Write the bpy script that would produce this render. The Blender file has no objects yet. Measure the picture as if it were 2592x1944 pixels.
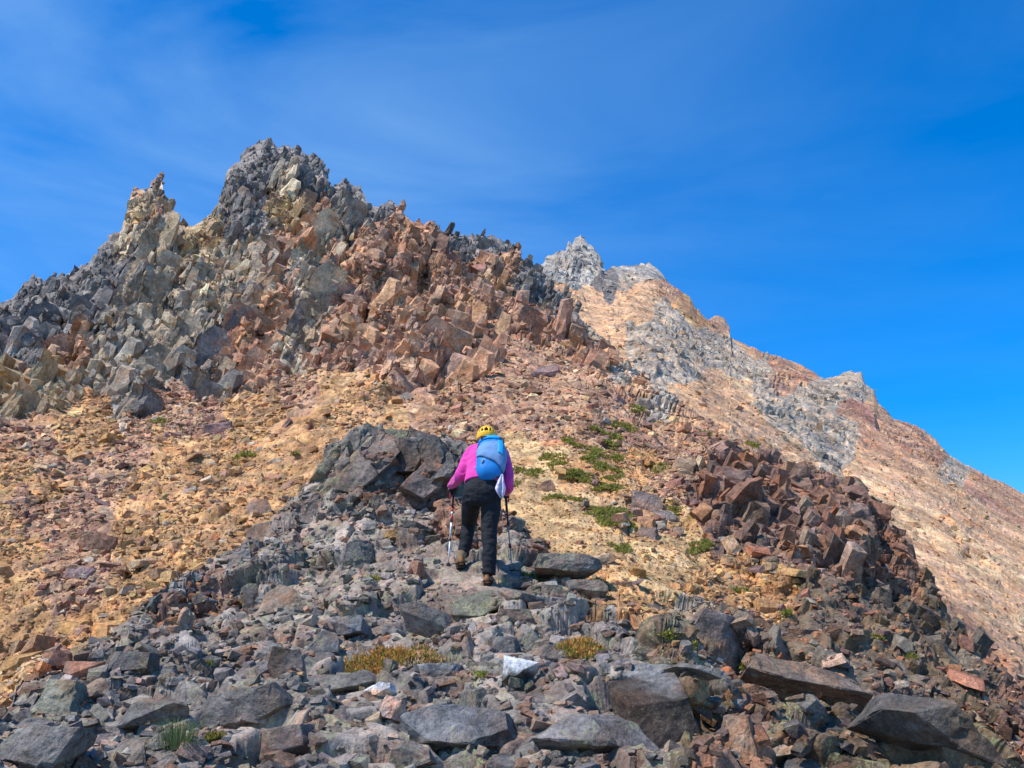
import bpy, bmesh, math, random
import numpy as np
from mathutils import Vector, Matrix

SC = bpy.context.scene
COL = SC.collection
rng = np.random.default_rng(7)
random.seed(7)

# ------------------------------------------------------------------ camera
W, H, F = 1024.0, 768.0, 1005.0
PITCH = math.radians(18.0)
cp, sp = math.cos(PITCH), math.sin(PITCH)
cam_d = bpy.data.cameras.new('camera')
cam_d.sensor_width = 36.0
cam_d.lens = 36.0 * F / W
cam_d.clip_start = 0.1
cam_d.clip_end = 5000
cam = bpy.data.objects.new('camera', cam_d)
cam.rotation_euler = (math.pi / 2 + PITCH, 0, 0)
COL.objects.link(cam)
SC.camera = cam

def rays(u, v):
    """directions (per unit of forward distance y) through photo position u, v"""
    a = (np.asarray(u, float) - W / 2) / F
    b = (H / 2 - np.asarray(v, float)) / F
    y = cp - b * sp
    return a / y, (sp + b * cp) / y

def pt(u, v, d):
    x, z = rays(u, v)
    d = np.asarray(d, float)
    return np.stack([x * d, np.broadcast_to(d, np.shape(x * d)), z * d], -1)

# ------------------------------------------------------------------ light
sun_to = Vector((-0.51, -0.28, 0.81)).normalized()
sd = bpy.data.lights.new('sun', 'SUN')
sd.energy = 5.0
sd.angle = math.radians(0.5)
sd.color = (1.0, 0.955, 0.88)
so = bpy.data.objects.new('sun', sd)
so.rotation_euler = (-sun_to).to_track_quat('-Z', 'Y').to_euler()
so.location = (0, 0, 60)
COL.objects.link(so)

SC.view_settings.view_transform = 'Standard'
SC.view_settings.look = 'None'
SC.view_settings.exposure = 0
SC.cycles.max_bounces = 4
SC.cycles.diffuse_bounces = 1

world = bpy.data.worlds.new('World')
SC.world = world
world.use_nodes = True
nt = world.node_tree
for n in list(nt.nodes):
    nt.nodes.remove(n)
out = nt.nodes.new('ShaderNodeOutputWorld')
bg = nt.nodes.new('ShaderNodeBackground')
sky = nt.nodes.new('ShaderNodeTexSky')
sky.sky_type = 'NISHITA'
sky.sun_disc = False
sky.sun_elevation = math.asin(sun_to.z)
sky.sun_rotation = math.atan2(sun_to.x, sun_to.y)
sky.altitude = 2200
sky.air_density = 1.0
sky.dust_density = 0.15
sky.ozone_density = 2.2
hsv = nt.nodes.new('ShaderNodeHueSaturation')
hsv.inputs['Hue'].default_value = 0.506
hsv.inputs['Saturation'].default_value = 1.5
hsv.inputs['Value'].default_value = 1.78
tc = nt.nodes.new('ShaderNodeTexCoord')
mp = nt.nodes.new('ShaderNodeMapping')
mp.inputs['Rotation'].default_value = (0.0, math.radians(28), 0.0)
mp.inputs['Scale'].default_value = (1.1, 1.6, 4.2)
nz = nt.nodes.new('ShaderNodeTexNoise')
nz.inputs['Scale'].default_value = 1.7
nz.inputs['Detail'].default_value = 7
nz.inputs['Roughness'].default_value = 0.55
nz.inputs['Distortion'].default_value = 0.5
rp = nt.nodes.new('ShaderNodeValToRGB')
rp.color_ramp.elements[0].position = 0.38
rp.color_ramp.elements[0].color = (0, 0, 0, 1)
rp.color_ramp.elements[1].position = 0.85
rp.color_ramp.elements[1].color = (1, 1, 1, 1)
# the cirrus is thicker towards the west (left) and thins out to the east and overhead
sep = nt.nodes.new('ShaderNodeSeparateXYZ')
veil = nt.nodes.new('ShaderNodeMapRange')
veil.inputs['From Min'].default_value = 0.42
veil.inputs['From Max'].default_value = -0.35
veil.inputs['To Min'].default_value = 0.14
veil.inputs['To Max'].default_value = 0.68
veil.interpolation_type = 'SMOOTHSTEP'
mul = nt.nodes.new('ShaderNodeMath'); mul.operation = 'MULTIPLY'
mix = nt.nodes.new('ShaderNodeMix'); mix.data_type = 'RGBA'
mix.inputs['B'].default_value = (2.3, 4.1, 6.7, 1)
L = nt.links.new
L(sky.outputs[0], hsv.inputs['Color'])
L(tc.outputs['Generated'], mp.inputs['Vector'])
L(mp.outputs[0], nz.inputs['Vector'])
L(nz.outputs['Fac'], rp.inputs['Fac'])
L(tc.outputs['Generated'], sep.inputs[0])
L(sep.outputs['X'], veil.inputs['Value'])
L(rp.outputs['Color'], mul.inputs[0])
L(veil.outputs[0], mul.inputs[1])
L(mul.outputs[0], mix.inputs['Factor'])
L(hsv.outputs['Color'], mix.inputs['A'])
L(mix.outputs['Result'], bg.inputs['Color'])
bg.inputs['Strength'].default_value = 0.15
L(bg.outputs[0], out.inputs['Surface'])

# ------------------------------------------------------------------ materials
def new_mat(name):
    m = bpy.data.materials.new(name)
    m.use_nodes = True
    b = m.node_tree.nodes['Principled BSDF']
    return m, m.node_tree, b

def rock_mat(name, lichen=0.5, bump=0.6, scale=1.0, rough=0.88, random_tint=False, blotch=0.55):
    m, t, b = new_mat(name)
    N, K = t.nodes.new, t.links.new
    at = N('ShaderNodeAttribute'); at.attribute_name = 'Col'
    geo = N('ShaderNodeNewGeometry')
    pos = geo.outputs['Position']
    def noise(sc, det, ro=0.6):
        n = N('ShaderNodeTexNoise'); n.inputs['Scale'].default_value = sc * scale
        n.inputs['Detail'].default_value = det; n.inputs['Roughness'].default_value = ro
        K(pos, n.inputs['Vector']); return n
    def rng_(src, a, b_, c, d):
        r = N('ShaderNodeMapRange'); r.inputs['From Min'].default_value = a; r.inputs['From Max'].default_value = b_
        r.inputs['To Min'].default_value = c; r.inputs['To Max'].default_value = d
        K(src, r.inputs['Value']); return r.outputs[0]
    def mulc(c, f):
        mx = N('ShaderNodeMix'); mx.data_type = 'RGBA'; mx.blend_type = 'MULTIPLY'; mx.inputs['Factor'].default_value = 1
        K(c, mx.inputs['A']); K(f, mx.inputs['B']); return mx.outputs['Result']
    n1 = noise(2.6, 6); n2 = noise(26, 5, 0.75); n3 = noise(75, 3, 0.7)
    c = mulc(at.outputs['Color'], rng_(n1.outputs['Fac'], 0.3, 0.7, 1 - blotch, 1 + blotch))
    c = mulc(c, rng_(n2.outputs['Fac'], 0.3, 0.7, 0.52, 1.48))
    c = mulc(c, rng_(noise(48, 4, 0.8).outputs['Fac'], 0.56, 0.66, 1.0, 0.5))
    c = mulc(c, rng_(noise(11, 5, 0.7).outputs['Fac'], 0.35, 0.65, 0.78, 1.22))
    # rusty and bluish staining
    st = N('ShaderNodeMix'); st.data_type = 'RGBA'; st.blend_type = 'MULTIPLY'
    K(c, st.inputs['A']); K(rng_(noise(4.3, 5).outputs['Fac'], 0.52, 0.7, 0, 0.75), st.inputs['Factor'])
    st.inputs['B'].default_value = (1.25, 0.86, 0.62, 1)
    c = st.outputs['Result']
    # pale mineral specks
    sp_ = N('ShaderNodeMix'); sp_.data_type = 'RGBA'
    K(c, sp_.inputs['A']); K(rng_(n3.outputs['Fac'], 0.62, 0.70, 0, 0.5), sp_.inputs['Factor'])
    sp_.inputs['B'].default_value = (0.42, 0.40, 0.37, 1)
    c = sp_.outputs['Result']
    if lichen > 0:
        la = N('ShaderNodeAttribute'); la.attribute_name = 'Lich'
        k = N('ShaderNodeMath'); k.operation = 'MULTIPLY'
        K(rng_(noise(5.5, 2).outputs['Fac'], 0.5, 0.62, 0, 1), k.inputs[0])
        K(rng_(noise(38, 4, 0.7).outputs['Fac'], 0.5, 0.58, 0, lichen), k.inputs[1])
        k2 = N('ShaderNodeMath'); k2.operation = 'MULTIPLY'
        K(k.outputs[0], k2.inputs[0]); K(la.outputs['Fac'], k2.inputs[1])
        lm = N('ShaderNodeMix'); lm.data_type = 'RGBA'
        K(k2.outputs[0], lm.inputs['Factor']); K(c, lm.inputs['A'])
        lm.inputs['B'].default_value = (0.36, 0.37, 0.17, 1)
        c = lm.outputs['Result']
    K(c, b.inputs['Base Color'])
    b.inputs['Roughness'].default_value = rough
    b.inputs['Specular IOR Level'].default_value = 0.25
    bm1 = N('ShaderNodeBump'); bm1.inputs['Strength'].default_value = bump; bm1.inputs['Distance'].default_value = 0.05 / scale
    bm2 = N('ShaderNodeBump'); bm2.inputs['Strength'].default_value = bump * 0.8; bm2.inputs['Distance'].default_value = 0.012 / scale
    K(noise(9, 7, 0.65).outputs['Fac'], bm1.inputs['Height'])
    K(noise(55, 5, 0.7).outputs['Fac'], bm2.inputs['Height'])
    K(bm1.outputs[0], bm2.inputs['Normal']); K(bm2.outputs[0], b.inputs['Normal'])
    return m

M_NEAR = rock_mat('ridge_rock', lichen=0.8, bump=0.7)
M_MID = rock_mat('mountain_rock', lichen=0.0, bump=0.7, scale=0.55)
M_FAR = rock_mat('far_slope_rock', lichen=0.0, bump=0.8, scale=0.22, blotch=0.4)
M_STONE = rock_mat('loose_stone', lichen=0.9, bump=1.0, scale=1.0, blotch=0.5)

def plain(name, col, rough=0.6, spec=0.3, noise_amt=0.0, noise_scale=40, sheen=0.0, metal=0.0, bump=0.0, bump_scale=120):
    m, t, b = new_mat(name)
    b.inputs['Base Color'].default_value = (*col, 1)
    b.inputs['Roughness'].default_value = rough
    b.inputs['Specular IOR Level'].default_value = spec
    b.inputs['Metallic'].default_value = metal
    if sheen: b.inputs['Sheen Weight'].default_value = sheen
    N, K = t.nodes.new, t.links.new
    if noise_amt:
        n = N('ShaderNodeTexNoise'); n.inputs['Scale'].default_value = noise_scale; n.inputs['Detail'].default_value = 4
        tcn = N('ShaderNodeTexCoord'); K(tcn.outputs['Object'], n.inputs['Vector'])
        r = N('ShaderNodeMapRange'); r.inputs['From Min'].default_value = 0.3; r.inputs['From Max'].default_value = 0.7
        r.inputs['To Min'].default_value = 1 - noise_amt; r.inputs['To Max'].default_value = 1 + noise_amt
        K(n.outputs['Fac'], r.inputs['Value'])
        mx = N('ShaderNodeMix'); mx.data_type = 'RGBA'; mx.blend_type = 'MULTIPLY'; mx.inputs['Factor'].default_value = 1
        mx.inputs['A'].default_value = (*col, 1); K(r.outputs[0], mx.inputs['B'])
        K(mx.outputs['Result'], b.inputs['Base Color'])
    if bump:
        n2 = N('ShaderNodeTexNoise'); n2.inputs['Scale'].default_value = bump_scale; n2.inputs['Detail'].default_value = 3
        tcn = N('ShaderNodeTexCoord'); K(tcn.outputs['Object'], n2.inputs['Vector'])
        bp = N('ShaderNodeBump'); bp.inputs['Strength'].default_value = bump; bp.inputs['Distance'].default_value = 0.01
        K(n2.outputs['Fac'], bp.inputs['Height']); K(bp.outputs[0], b.inputs['Normal'])
    return m

# ------------------------------------------------------------------ numpy noise
def _hash(i, j, k, s):
    h = (i.astype(np.uint32) * np.uint32(73856093)) ^ (j.astype(np.uint32) * np.uint32(19349663)) ^ (k.astype(np.uint32) * np.uint32(83492791)) ^ np.uint32((s * 2654435761) & 0xffffffff)
    h ^= h >> np.uint32(16); h *= np.uint32(0x7feb352d); h ^= h >> np.uint32(15); h *= np.uint32(0x846ca68b); h ^= h >> np.uint32(16)
    return h

def _r(h, n):
    g = h * np.uint32(2 * n + 747796405) + np.uint32((n * 2891336453) & 0xffffffff)
    g ^= g >> np.uint32(15); g *= np.uint32(0x2c1b3c6d); g ^= g >> np.uint32(13)
    return (g & np.uint32(0xffffff)).astype(np.float32) / np.float32(0xffffff)

def vnoise(p, s=0):
    f = np.floor(p); t = (p - f).astype(np.float32); t = t * t * (3 - 2 * t); f = f.astype(np.int64)
    res = 0
    for a in (0, 1):
        for b in (0, 1):
            for c in (0, 1):
                w = (t[:, 0] if a else 1 - t[:, 0]) * (t[:, 1] if b else 1 - t[:, 1]) * (t[:, 2] if c else 1 - t[:, 2])
                res = res + w * _r(_hash(f[:, 0] + a, f[:, 1] + b, f[:, 2] + c, s), 1)
    return res * 2 - 1

def fbm(p, s=0, octv=4):
    r = 0; a = 0.5
    for k in range(octv):
        r = r + a * vnoise(p * 2 ** k + 17.3 * k, s + k); a *= 0.5
    return r

def cells(p, s=0, tilt=0.8, jit=0.9):
    """fractured blocks: (planar offset of the nearest block, its hash, distance to the joint)"""
    p = p.astype(np.float32)
    f = np.floor(p).astype(np.int64)
    n = len(p)
    d1 = np.full(n, 9, np.float32); d2 = np.full(n, 9, np.float32)
    bh = np.zeros(n, np.uint32); bv = np.zeros((n, 3), np.float32)
    for a in (-1, 0, 1):
        for b in (-1, 0, 1):
            for c in (-1, 0, 1):
                g = f + (a, b, c)
                h = _hash(g[:, 0], g[:, 1], g[:, 2], s)
                q = np.stack([g[:, i] + 0.5 + jit * (_r(h, 1 + i) - 0.5) for i in range(3)], -1).astype(np.float32)
                v = p - q
                d = np.abs(v).max(1) * 0.55 + np.sqrt((v * v).sum(1)) * 0.45
                m = d < d1
                d2 = np.where(m, d1, np.minimum(d2, d))
                d1 = np.where(m, d, d1)
                bh = np.where(m, h, bh)
                bv = np.where(m[:, None], v, bv)
    t = np.stack([_r(bh, 5 + i) - 0.5 for i in range(3)], -1) * 2
    off = (_r(bh, 9) - 0.5) * 2 + tilt * (t * bv).sum(1) * 2
    return off, bh, d2 - d1

def rbf(ctrl, u, v, c=35.0, lam=1e-3):
    P = np.array(ctrl, float); X = P[:, :2] / 100; y = np.log(P[:, 2]); c /= 100
    D = np.sqrt(((X[:, None] - X[None]) ** 2).sum(-1) + c * c)
    n = len(P)
    A = np.zeros((n + 3, n + 3)); A[:n, :n] = D - lam * np.eye(n)
    A[:n, n] = 1; A[:n, n + 1:] = X; A[n, :n] = 1; A[n + 1:, :n] = X.T
    w = np.linalg.solve(A, np.r_[y, 0, 0, 0])
    u = u / 100; v = v / 100
    r = w[n] + w[n + 1] * u + w[n + 2] * v
    for i in range(n):
        r = r + w[i] * np.sqrt((u - X[i, 0]) ** 2 + (v - X[i, 1]) ** 2 + c * c)
    return np.exp(r)

# ------------------------------------------------------------------ rock palettes (albedo)
PAL = {
 'G': [(.075, .075, .08), (.12, .118, .118), (.17, .165, .155), (.24, .21, .155), (.44, .37, .25), (.095, .09, .09)],
 'D': [(.06, .062, .068), (.09, .09, .095), (.13, .128, .13), (.19, .175, .16), (.075, .07, .072)],
 'R': [(.20, .098, .066), (.27, .135, .082), (.15, .085, .075), (.33, .20, .125), (.21, .13, .10), (.34, .25, .165), (.36, .20, .10), (.12, .10, .09)],
 'O': [(.47, .285, .12), (.42, .245, .105), (.31, .17, .105), (.52, .35, .17), (.33, .24, .15), (.38, .22, .12), (.46, .27, .12)],
 'U': [(.25, .135, .095), (.33, .18, .11), (.20, .115, .095), (.42, .27, .15), (.29, .19, .15), (.46, .33, .21)],
 'T': [(.54, .37, .18), (.48, .32, .155), (.57, .41, .22), (.40, .26, .135)],
 'B': [(.15, .092, .07), (.20, .112, .075), (.115, .085, .078), (.25, .13, .07), (.16, .135, .115), (.22, .17, .13)],
 'K': [(.15, .115, .085), (.12, .10, .085), (.20, .14, .085), (.16, .145, .125), (.10, .09, .085), (.24, .15, .075)],
 'F': [(.115, .118, .128), (.165, .16, .165), (.14, .146, .162), (.20, .155, .14), (.205, .20, .20), (.10, .10, .108)],
 'P': [(.52, .315, .165), (.46, .28, .15), (.53, .365, .21), (.41, .265, .185), (.48, .32, .19)],
 'W': [(.27, .265, .255), (.35, .335, .305), (.20, .20, .20), (.44, .41, .36), (.30, .25, .21)],
 'A': [(.29, .245, .20), (.25, .225, .195), (.36, .28, .20), (.36, .25, .165), (.21, .195, .18)],
 'Y': [(.50, .33, .13), (.33, .20, .10), (.45, .36, .22), (.26, .15, .09)],
}
GAIN = {'G': 1.95, 'D': 1.85, 'F': 1.5, 'K': 1.08, 'B': 1.48, 'R': 1.9, 'W': 1.35, 'A': 1.55, 'U': 1.3, 'O': 1.22, 'T': 1.12, 'P': 1.15, 'Y': 1.25}
WARM = {'G': (1.16, 1.0, .82), 'D': (1.12, 1.0, .86), 'F': (1.21, 1.0, .78), 'K': (1.08, 1, .86), 'W': (1.08, 1.0, .88), 'A': (1.05, 1, .9), 'O': (1.05, .955, .84), 'R': (1.06, .98, .86), 'U': (1.06, .97, .84), 'B': (1.12, .95, .82), 'P': (1.05, .95, .88), 'T': (1.03, .97, .9)}
PAL = {k: [tuple(c * GAIN[k] * w for c, w in zip(p, WARM.get(k, (1, 1, 1)))) for p in v] for k, v in PAL.items()}
RK = list(PAL)
# strength of the fracturing per region: blocks of 2.6, 1.1, .45, .2, .09 m
AMP = {'G': (.55, .15, .10, .05, .0), 'D': (.32, .13, .10, .05, .02), 'R': (.46, .16, .12, .05, .0), 'O': (.02, .03, .05, .028, .012),
       'U': (.02, .03, .05, .03, .012), 'T': (.0, .015, .02, .012, .008), 'B': (.10, .14, .12, .05, .012), 'K': (.12, .13, .08, .03, .010),
       'F': (.03, .05, .075, .014, .003), 'P': (.10, .07, .04, .0, .0), 'W': (.40, .36, .22, .0, .0), 'A': (.24, .18, .10, .0, .0), 'Y': (.3, .12, .10, .05, 0)}

def regions(ctrl, u, v, P, warp=22, s=3, sharp=26.0):
    X = np.array([c[:2] for c in ctrl], float)
    ids = np.array([RK.index(c[2]) for c in ctrl])
    dep = np.maximum(P[:, 1:2], 3)
    q = P / dep * 14
    uu = u + warp * fbm(q, s) * 2; vv = v + warp * fbm(q + 50, s + 9) * 2
    wgt = np.zeros((len(u), len(RK)), np.float32)
    for k in range(len(ctrl)):
        d2 = (uu - X[k, 0]) ** 2 + (vv - X[k, 1]) ** 2
        wgt[:, ids[k]] += 1 / (d2 + 60) ** 2
    wgt /= wgt.sum(1, keepdims=True)
    return wgt

def palette_pick(reg, h, n):
    """colour of each block from the palette of its region"""
    col = np.zeros((len(reg), 3), np.float32)
    r = _r(h, n)
    for k, name in enumerate(RK):
        m = reg == k
        if m.any():
            A = np.array(PAL[name], np.float32)
            col[m] = A[np.minimum((r[m] * len(A)).astype(int), len(A) - 1)]
    return col

def mesh_from(name, V, Q, T=None, mat=None, col=None, lich=None, smooth=False):
    me = bpy.data.meshes.new(name)
    V = np.asarray(V, np.float32)
    nq = 0 if Q is None else len(Q); ntri = 0 if T is None else len(T)
    loops = np.concatenate([a for a in ((Q.ravel() if nq else None), (T.ravel() if ntri else None)) if a is not None]).astype(np.int32)
    sizes = np.r_[np.full(nq, 4), np.full(ntri, 3)].astype(np.int32)
    starts = np.r_[0, np.cumsum(sizes)[:-1]].astype(np.int32)
    me.vertices.add(len(V)); me.vertices.foreach_set('co', V.ravel())
    me.loops.add(len(loops)); me.loops.foreach_set('vertex_index', loops)
    me.polygons.add(len(sizes)); me.polygons.foreach_set('loop_start', starts)
    me.polygons.foreach_set('use_smooth', np.full(len(sizes), smooth, bool))
    me.update(calc_edges=True)
    if col is not None:
        a = me.color_attributes.new('Col', 'FLOAT_COLOR', 'POINT')
        a.data.foreach_set('color', np.c_[col, np.ones(len(col))].astype(np.float32).ravel())
    if lich is not None:
        a = me.attributes.new('Lich', 'FLOAT', 'POINT')
        a.data.foreach_set('value', np.asarray(lich, np.float32))
    if mat: me.materials.append(mat)
    return me

def link(name, me, parent=None, loc=None):
    o = bpy.data.objects.new(name, me)
    COL.objects.link(o)
    if parent is not None: o.parent = parent
    if loc is not None: o.location = loc
    return o

def tag(o, label=None, cat=None, group=None, kind=None):
    if label: o['label'] = label
    if cat: o['category'] = cat
    if group: o['group'] = group
    if kind: o['kind'] = kind
    return o

# ------------------------------------------------------------------ terrain sheets
S = 1024 / 2212.0
def poly(pts): return np.array(pts, float) * S

LEAN = Matrix.Rotation(math.radians(-24), 3, 'Y')       # the strata of the crag lean to the right
LEANM = np.array(LEAN)

def sheet(name, u0, u1, top, bottom, depth, reg_ctrl, mat, du=1.0, dv=1.0, seed=1, crest=(0.05, 22), back=(10, 1.0), jag=1.5, calm=(), dents=(), amp=1.0, flow=None, lich=0.0, soft=4, dense=1.35):
    us = np.arange(u0, u1 + du, du)
    vt = np.interp(us, top[:, 0], top[:, 1])
    q = np.stack([us / 4.0, us * 0, us * 0], -1)
    vt = vt + jag * (vnoise(q, seed) + 0.8 * vnoise(q * 3.1, seed + 5))
    kw = int(50 / du); vs = np.convolve(np.pad(vt, kw, mode='edge'), np.hanning(2 * kw + 1) / np.hanning(2 * kw + 1).sum(), 'valid')
    vb = bottom(us, vt)
    nr = int(np.max(vb - vt) / dv) + 2
    tt = np.linspace(0, 1, nr)
    Vv = vb[None] + (vs - vb)[None] * tt[:, None] + (vt - vs)[None] * tt[:, None] ** 5
    Uu = np.broadcast_to(us[None], Vv.shape)
    d = rbf(depth, Uu, Vv)
    d = d * (1 + crest[0] * np.exp(-(Vv - vt[None]) / crest[1]))
    P = pt(Uu, Vv, d)
    # smooth normal
    Px = np.gradient(P, axis=1); Pr = np.gradient(P, axis=0)
    n = np.cross(Px, Pr); n /= np.linalg.norm(n, axis=-1, keepdims=True) + 1e-9
    for _ in range(3):
        n = (n + np.roll(n, 3, 0) + np.roll(n, -3, 0) + np.roll(n, 3, 1) + np.roll(n, -3, 1)) / 5
    n[..., 1] = np.minimum(n[..., 1], -0.05)
    n /= np.linalg.norm(n, axis=-1, keepdims=True) + 1e-9
    shp = P.shape
    P = P.reshape(-1, 3); n = n.reshape(-1, 3); uf = Uu.ravel(); vf = Vv.ravel(); df = d.ravel()
    wg = regions(reg_ctrl, uf, vf, P, s=seed)
    AM = np.array([AMP[k] for k in RK], np.float32)
    OCT = ((2.6, (.75, .75, 2.8), .25), (1.1, (1.0, 1.0, 1.9), .45), (.45, (1, 1, 1.5), .6), (.2, (1, 1, 1), .5), (.09, (1, 1, 1), .35))
    amps = wg @ AM
    def block_noise(P, df, k):
        size, an, cwk = OCT[k]
        wp = P + 0.05 * size * np.stack([fbm(P * 1.6 / size, seed + 20, 2), fbm(P * 1.6 / size + 9, seed + 21, 2), fbm(P * 1.6 / size + 31, seed + 22, 2)], -1)
        off, h, edge = cells((wp @ LEANM) / (size * np.array(an)), seed + 40 + k)
        fade = np.clip((size / df * F - 2.0) / 4.0, 0, 1)           # blocks smaller than a few pixels vanish
        return (off - 0.9 * np.clip(1 - edge / 0.07, 0, 1)) * fade, h, fade
    def blur(x, k, sh):
        g = x.reshape(sh)
        for _ in range(k):
            for ax in (0, 1):
                g = 0.25 * np.roll(g, 1, ax) + 0.5 * g + 0.25 * np.roll(g, -1, ax)
        return g.ravel()
    # first pass: the large blocks
    edge_calm = 0.3 + 0.7 * np.clip((vf - np.broadcast_to(vt[None], shp[:2]).ravel()) / 22, 0, 1)
    disp = fbm(P * 0.16 + 3, seed + 60, 3) * amps[:, 0] * 2.0 * amp
    for k in (0, 1):
        disp += amps[:, k] * block_noise(P, df, k)[0] * amp
    disp *= edge_calm
    cm = np.ones(len(P))
    for (cu, cv, r, f) in calm:
        cm *= 1 - f * np.exp(-(((uf - cu) / r) ** 2 + ((vf - cv) / (r * .45)) ** 2))
    disp *= cm
    for (cu, cv, ru, rv, ang, a) in dents:                         # hollows under ledges
        ca, sa = math.cos(ang), math.sin(ang)
        x = ((uf - cu) * ca + (vf - cv) * sa) / ru; y = (-(uf - cu) * sa + (vf - cv) * ca) / rv
        y = y + 0.5 * vnoise(P * 1.3, seed + 77)
        wgt = np.exp(-x ** 4) * np.where(y > 0, np.exp(-y * y * 1.2), np.clip(1 + y * 5, 0, 1))
        disp -= a * wgt
        disp += a * 0.5 * np.exp(-x ** 4) * np.exp(-((y + 0.7) / 0.4) ** 2)
    disp = blur(disp, soft, shp[:2])
    P1 = (P + n * disp[:, None]).reshape(shp)
    # spread the rows evenly along each displaced column, so that steep joints carry as many faces as ledges
    NR = int(shp[0] * dense)
    bun = np.concatenate([P1, Uu[..., None], Vv[..., None], wg.reshape(shp[0], shp[1], -1), cm.reshape(shp[:2])[..., None], edge_calm.reshape(shp[:2])[..., None]], -1)
    seg = np.linalg.norm(np.diff(P1, axis=0), axis=-1) / d[:-1]
    # what the viewer meets nearly edge on needs fewer rows than a wall that faces the camera
    vv_ = np.abs(np.diff((P1[..., 2] * cp - P1[..., 1] * sp) / (P1[..., 1] * cp + P1[..., 2] * sp), axis=0))
    arc = np.concatenate([np.zeros((1, shp[1])), np.cumsum(0.25 * seg + vv_, 0)])
    res = np.empty((NR, shp[1], bun.shape[-1]))
    xi = np.arange(shp[0], dtype=float)
    X = np.stack([np.interp(np.linspace(0, arc[-1, j], NR), arc[:, j], xi) for j in range(shp[1])], 1)
    ker = np.hanning(43); ker /= ker.sum()
    Xp = np.pad(X, ((0, 0), (21, 21)), mode='edge')
    X = sum(ker[i] * Xp[:, i:i + shp[1]] for i in range(43))
    for j in range(shp[1]):
        i0 = np.clip(X[:, j].astype(int), 0, shp[0] - 2); fr_ = (X[:, j] - i0)[:, None]
        res[:, j] = bun[i0, j] * (1 - fr_) + bun[i0 + 1, j] * fr_
    shp = (NR, shp[1], 3)
    P1 = res[..., :3]
    uf = res[..., 3].ravel(); vf = res[..., 4].ravel(); wg = res[..., 5:-2].reshape(-1, len(RK)); cm = res[..., -2].ravel(); ec = res[..., -1].ravel()
    n1 = np.cross(np.gradient(P1, axis=1), np.gradient(P1, axis=0)); n1 /= np.linalg.norm(n1, axis=-1, keepdims=True) + 1e-9
    for _ in range(2):
        n1 = (n1 + np.roll(n1, 1, 0) + np.roll(n1, -1, 0) + np.roll(n1, 1, 1) + np.roll(n1, -1, 1)) / 5
    n1 /= np.linalg.norm(n1, axis=-1, keepdims=True) + 1e-9
    n1 = n1.reshape(-1, 3); P = P1.reshape(-1, 3); df = P[:, 1].copy()
    amps = wg @ AM
    hard = wg ** 3; hard /= hard.sum(1, keepdims=True)
    reg = (np.cumsum(hard, 1) > (0.5 + 0.28 * vnoise(P / df[:, None] * 60, seed + 3))[:, None]).argmax(1)
    disp = np.zeros(len(P)); col = np.zeros((len(P), 3), np.float32); cw = 0.0
    for k in range(5):
        if amps[:, k].max() < 1e-3 or (k == 4 and df.min() > 12): continue
        off, h, fade = block_noise(P, df, k)
        if k >= 2: disp += amps[:, k] * off * amp
        c = palette_pick(reg, h, 11) * (0.72 + 0.56 * _r(h, 13))[:, None]
        ww = OCT[k][2] * (0.25 + np.clip(amps[:, k] / (0.12 * OCT[k][0]), 0, 1)) * (fade + 0.02)
        col += c * ww[:, None]; cw = cw + ww
    col /= cw[:, None]
    disp = blur(disp * cm * ec, 3 if soft > 5 else 1, shp[:2])
    Pd = P + n1 * disp[:, None]
    n = n1
    # veins and stained bands follow the dip of the strata
    if crest[1] == 16:
        q = (P + .5 * np.stack([fbm(P * .5, seed + 31), fbm(P * .5 + 7, seed + 32), fbm(P * .5 + 3, seed + 33)], -1)) @ LEANM
        s1 = np.clip((fbm(q * np.array([.55, .55, .09]), seed + 95, 4) - .10) * 5, 0, .85)[:, None]
        s2 = np.clip((fbm(q * np.array([.8, .8, .13]) + 40, seed + 97, 4) - .14) * 5, 0, .85)[:, None]
        mg = np.isin(reg, [RK.index(k) for k in 'GY'])[:, None]; mr = (reg == RK.index('R'))[:, None]
        pale = np.array([[.50, .40, .27]]); ochre = np.array([[.50, .27, .12]]); rose = np.array([[.47, .29, .21]])
        col = np.where(mg, col * (1 - s1 * .75) + pale * s1 * .75, col); col = np.where(mg, col * (1 - s2 * .6) + np.array([[.36, .23, .13]]) * s2 * .6, col)
        col = np.where(mr, col * (1 - s1 * .7) + rose * s1 * .7, col); col = np.where(mr, col * (1 - s2 * .8) + ochre * s2 * .8, col)
    if flow is not None: col = flow(P, uf, vf, col, reg)
    col *= (1 + 0.16 * fbm(P * 0.5, seed + 90))[:, None]
    V = Pd.reshape(shp); C = col.reshape(shp)
    # the far side of the crest
    nb, bl = back
    rows, rc = [], []
    crest_d = V[-1, :, 1]
    for k in range(1, nb + 1):
        t = (k / nb) ** 1.6
        q = V[-1].copy()
        q *= (1 + 0.5 * bl * t)[..., None] if np.ndim(bl) else (1 + 0.5 * bl * t)
        q[:, 2] -= (crest_d * (0.28 * t + 0.9 * t * t) + np.maximum(V[-1, :, 2], 0) * 0.5 * bl * t) * bl
        rows.append(q); rc.append(C[-1])
    V = np.concatenate([V] + [r[None] for r in rows]); C = np.concatenate([C] + [c[None] for c in rc])
    R, Cn = V.shape[:2]
    idx = np.arange(R * Cn).reshape(R, Cn)
    Q = np.stack([idx[:-1, :-1], idx[:-1, 1:], idx[1:, 1:], idx[1:, :-1]], -1).reshape(-1, 4)
    C = C.reshape(-1, 3)
    lf = None
    if lich:
        lf = np.full(len(C), 0.0); isF = np.isin(reg, [RK.index(k) for k in 'FDK'])
        lf[:len(reg)] = isF * lich
    me = mesh_from(name, V.reshape(-1, 3), Q, None, mat, np.clip(C, 0.02, 0.8), lf)
    o = link(name, me)
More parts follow.
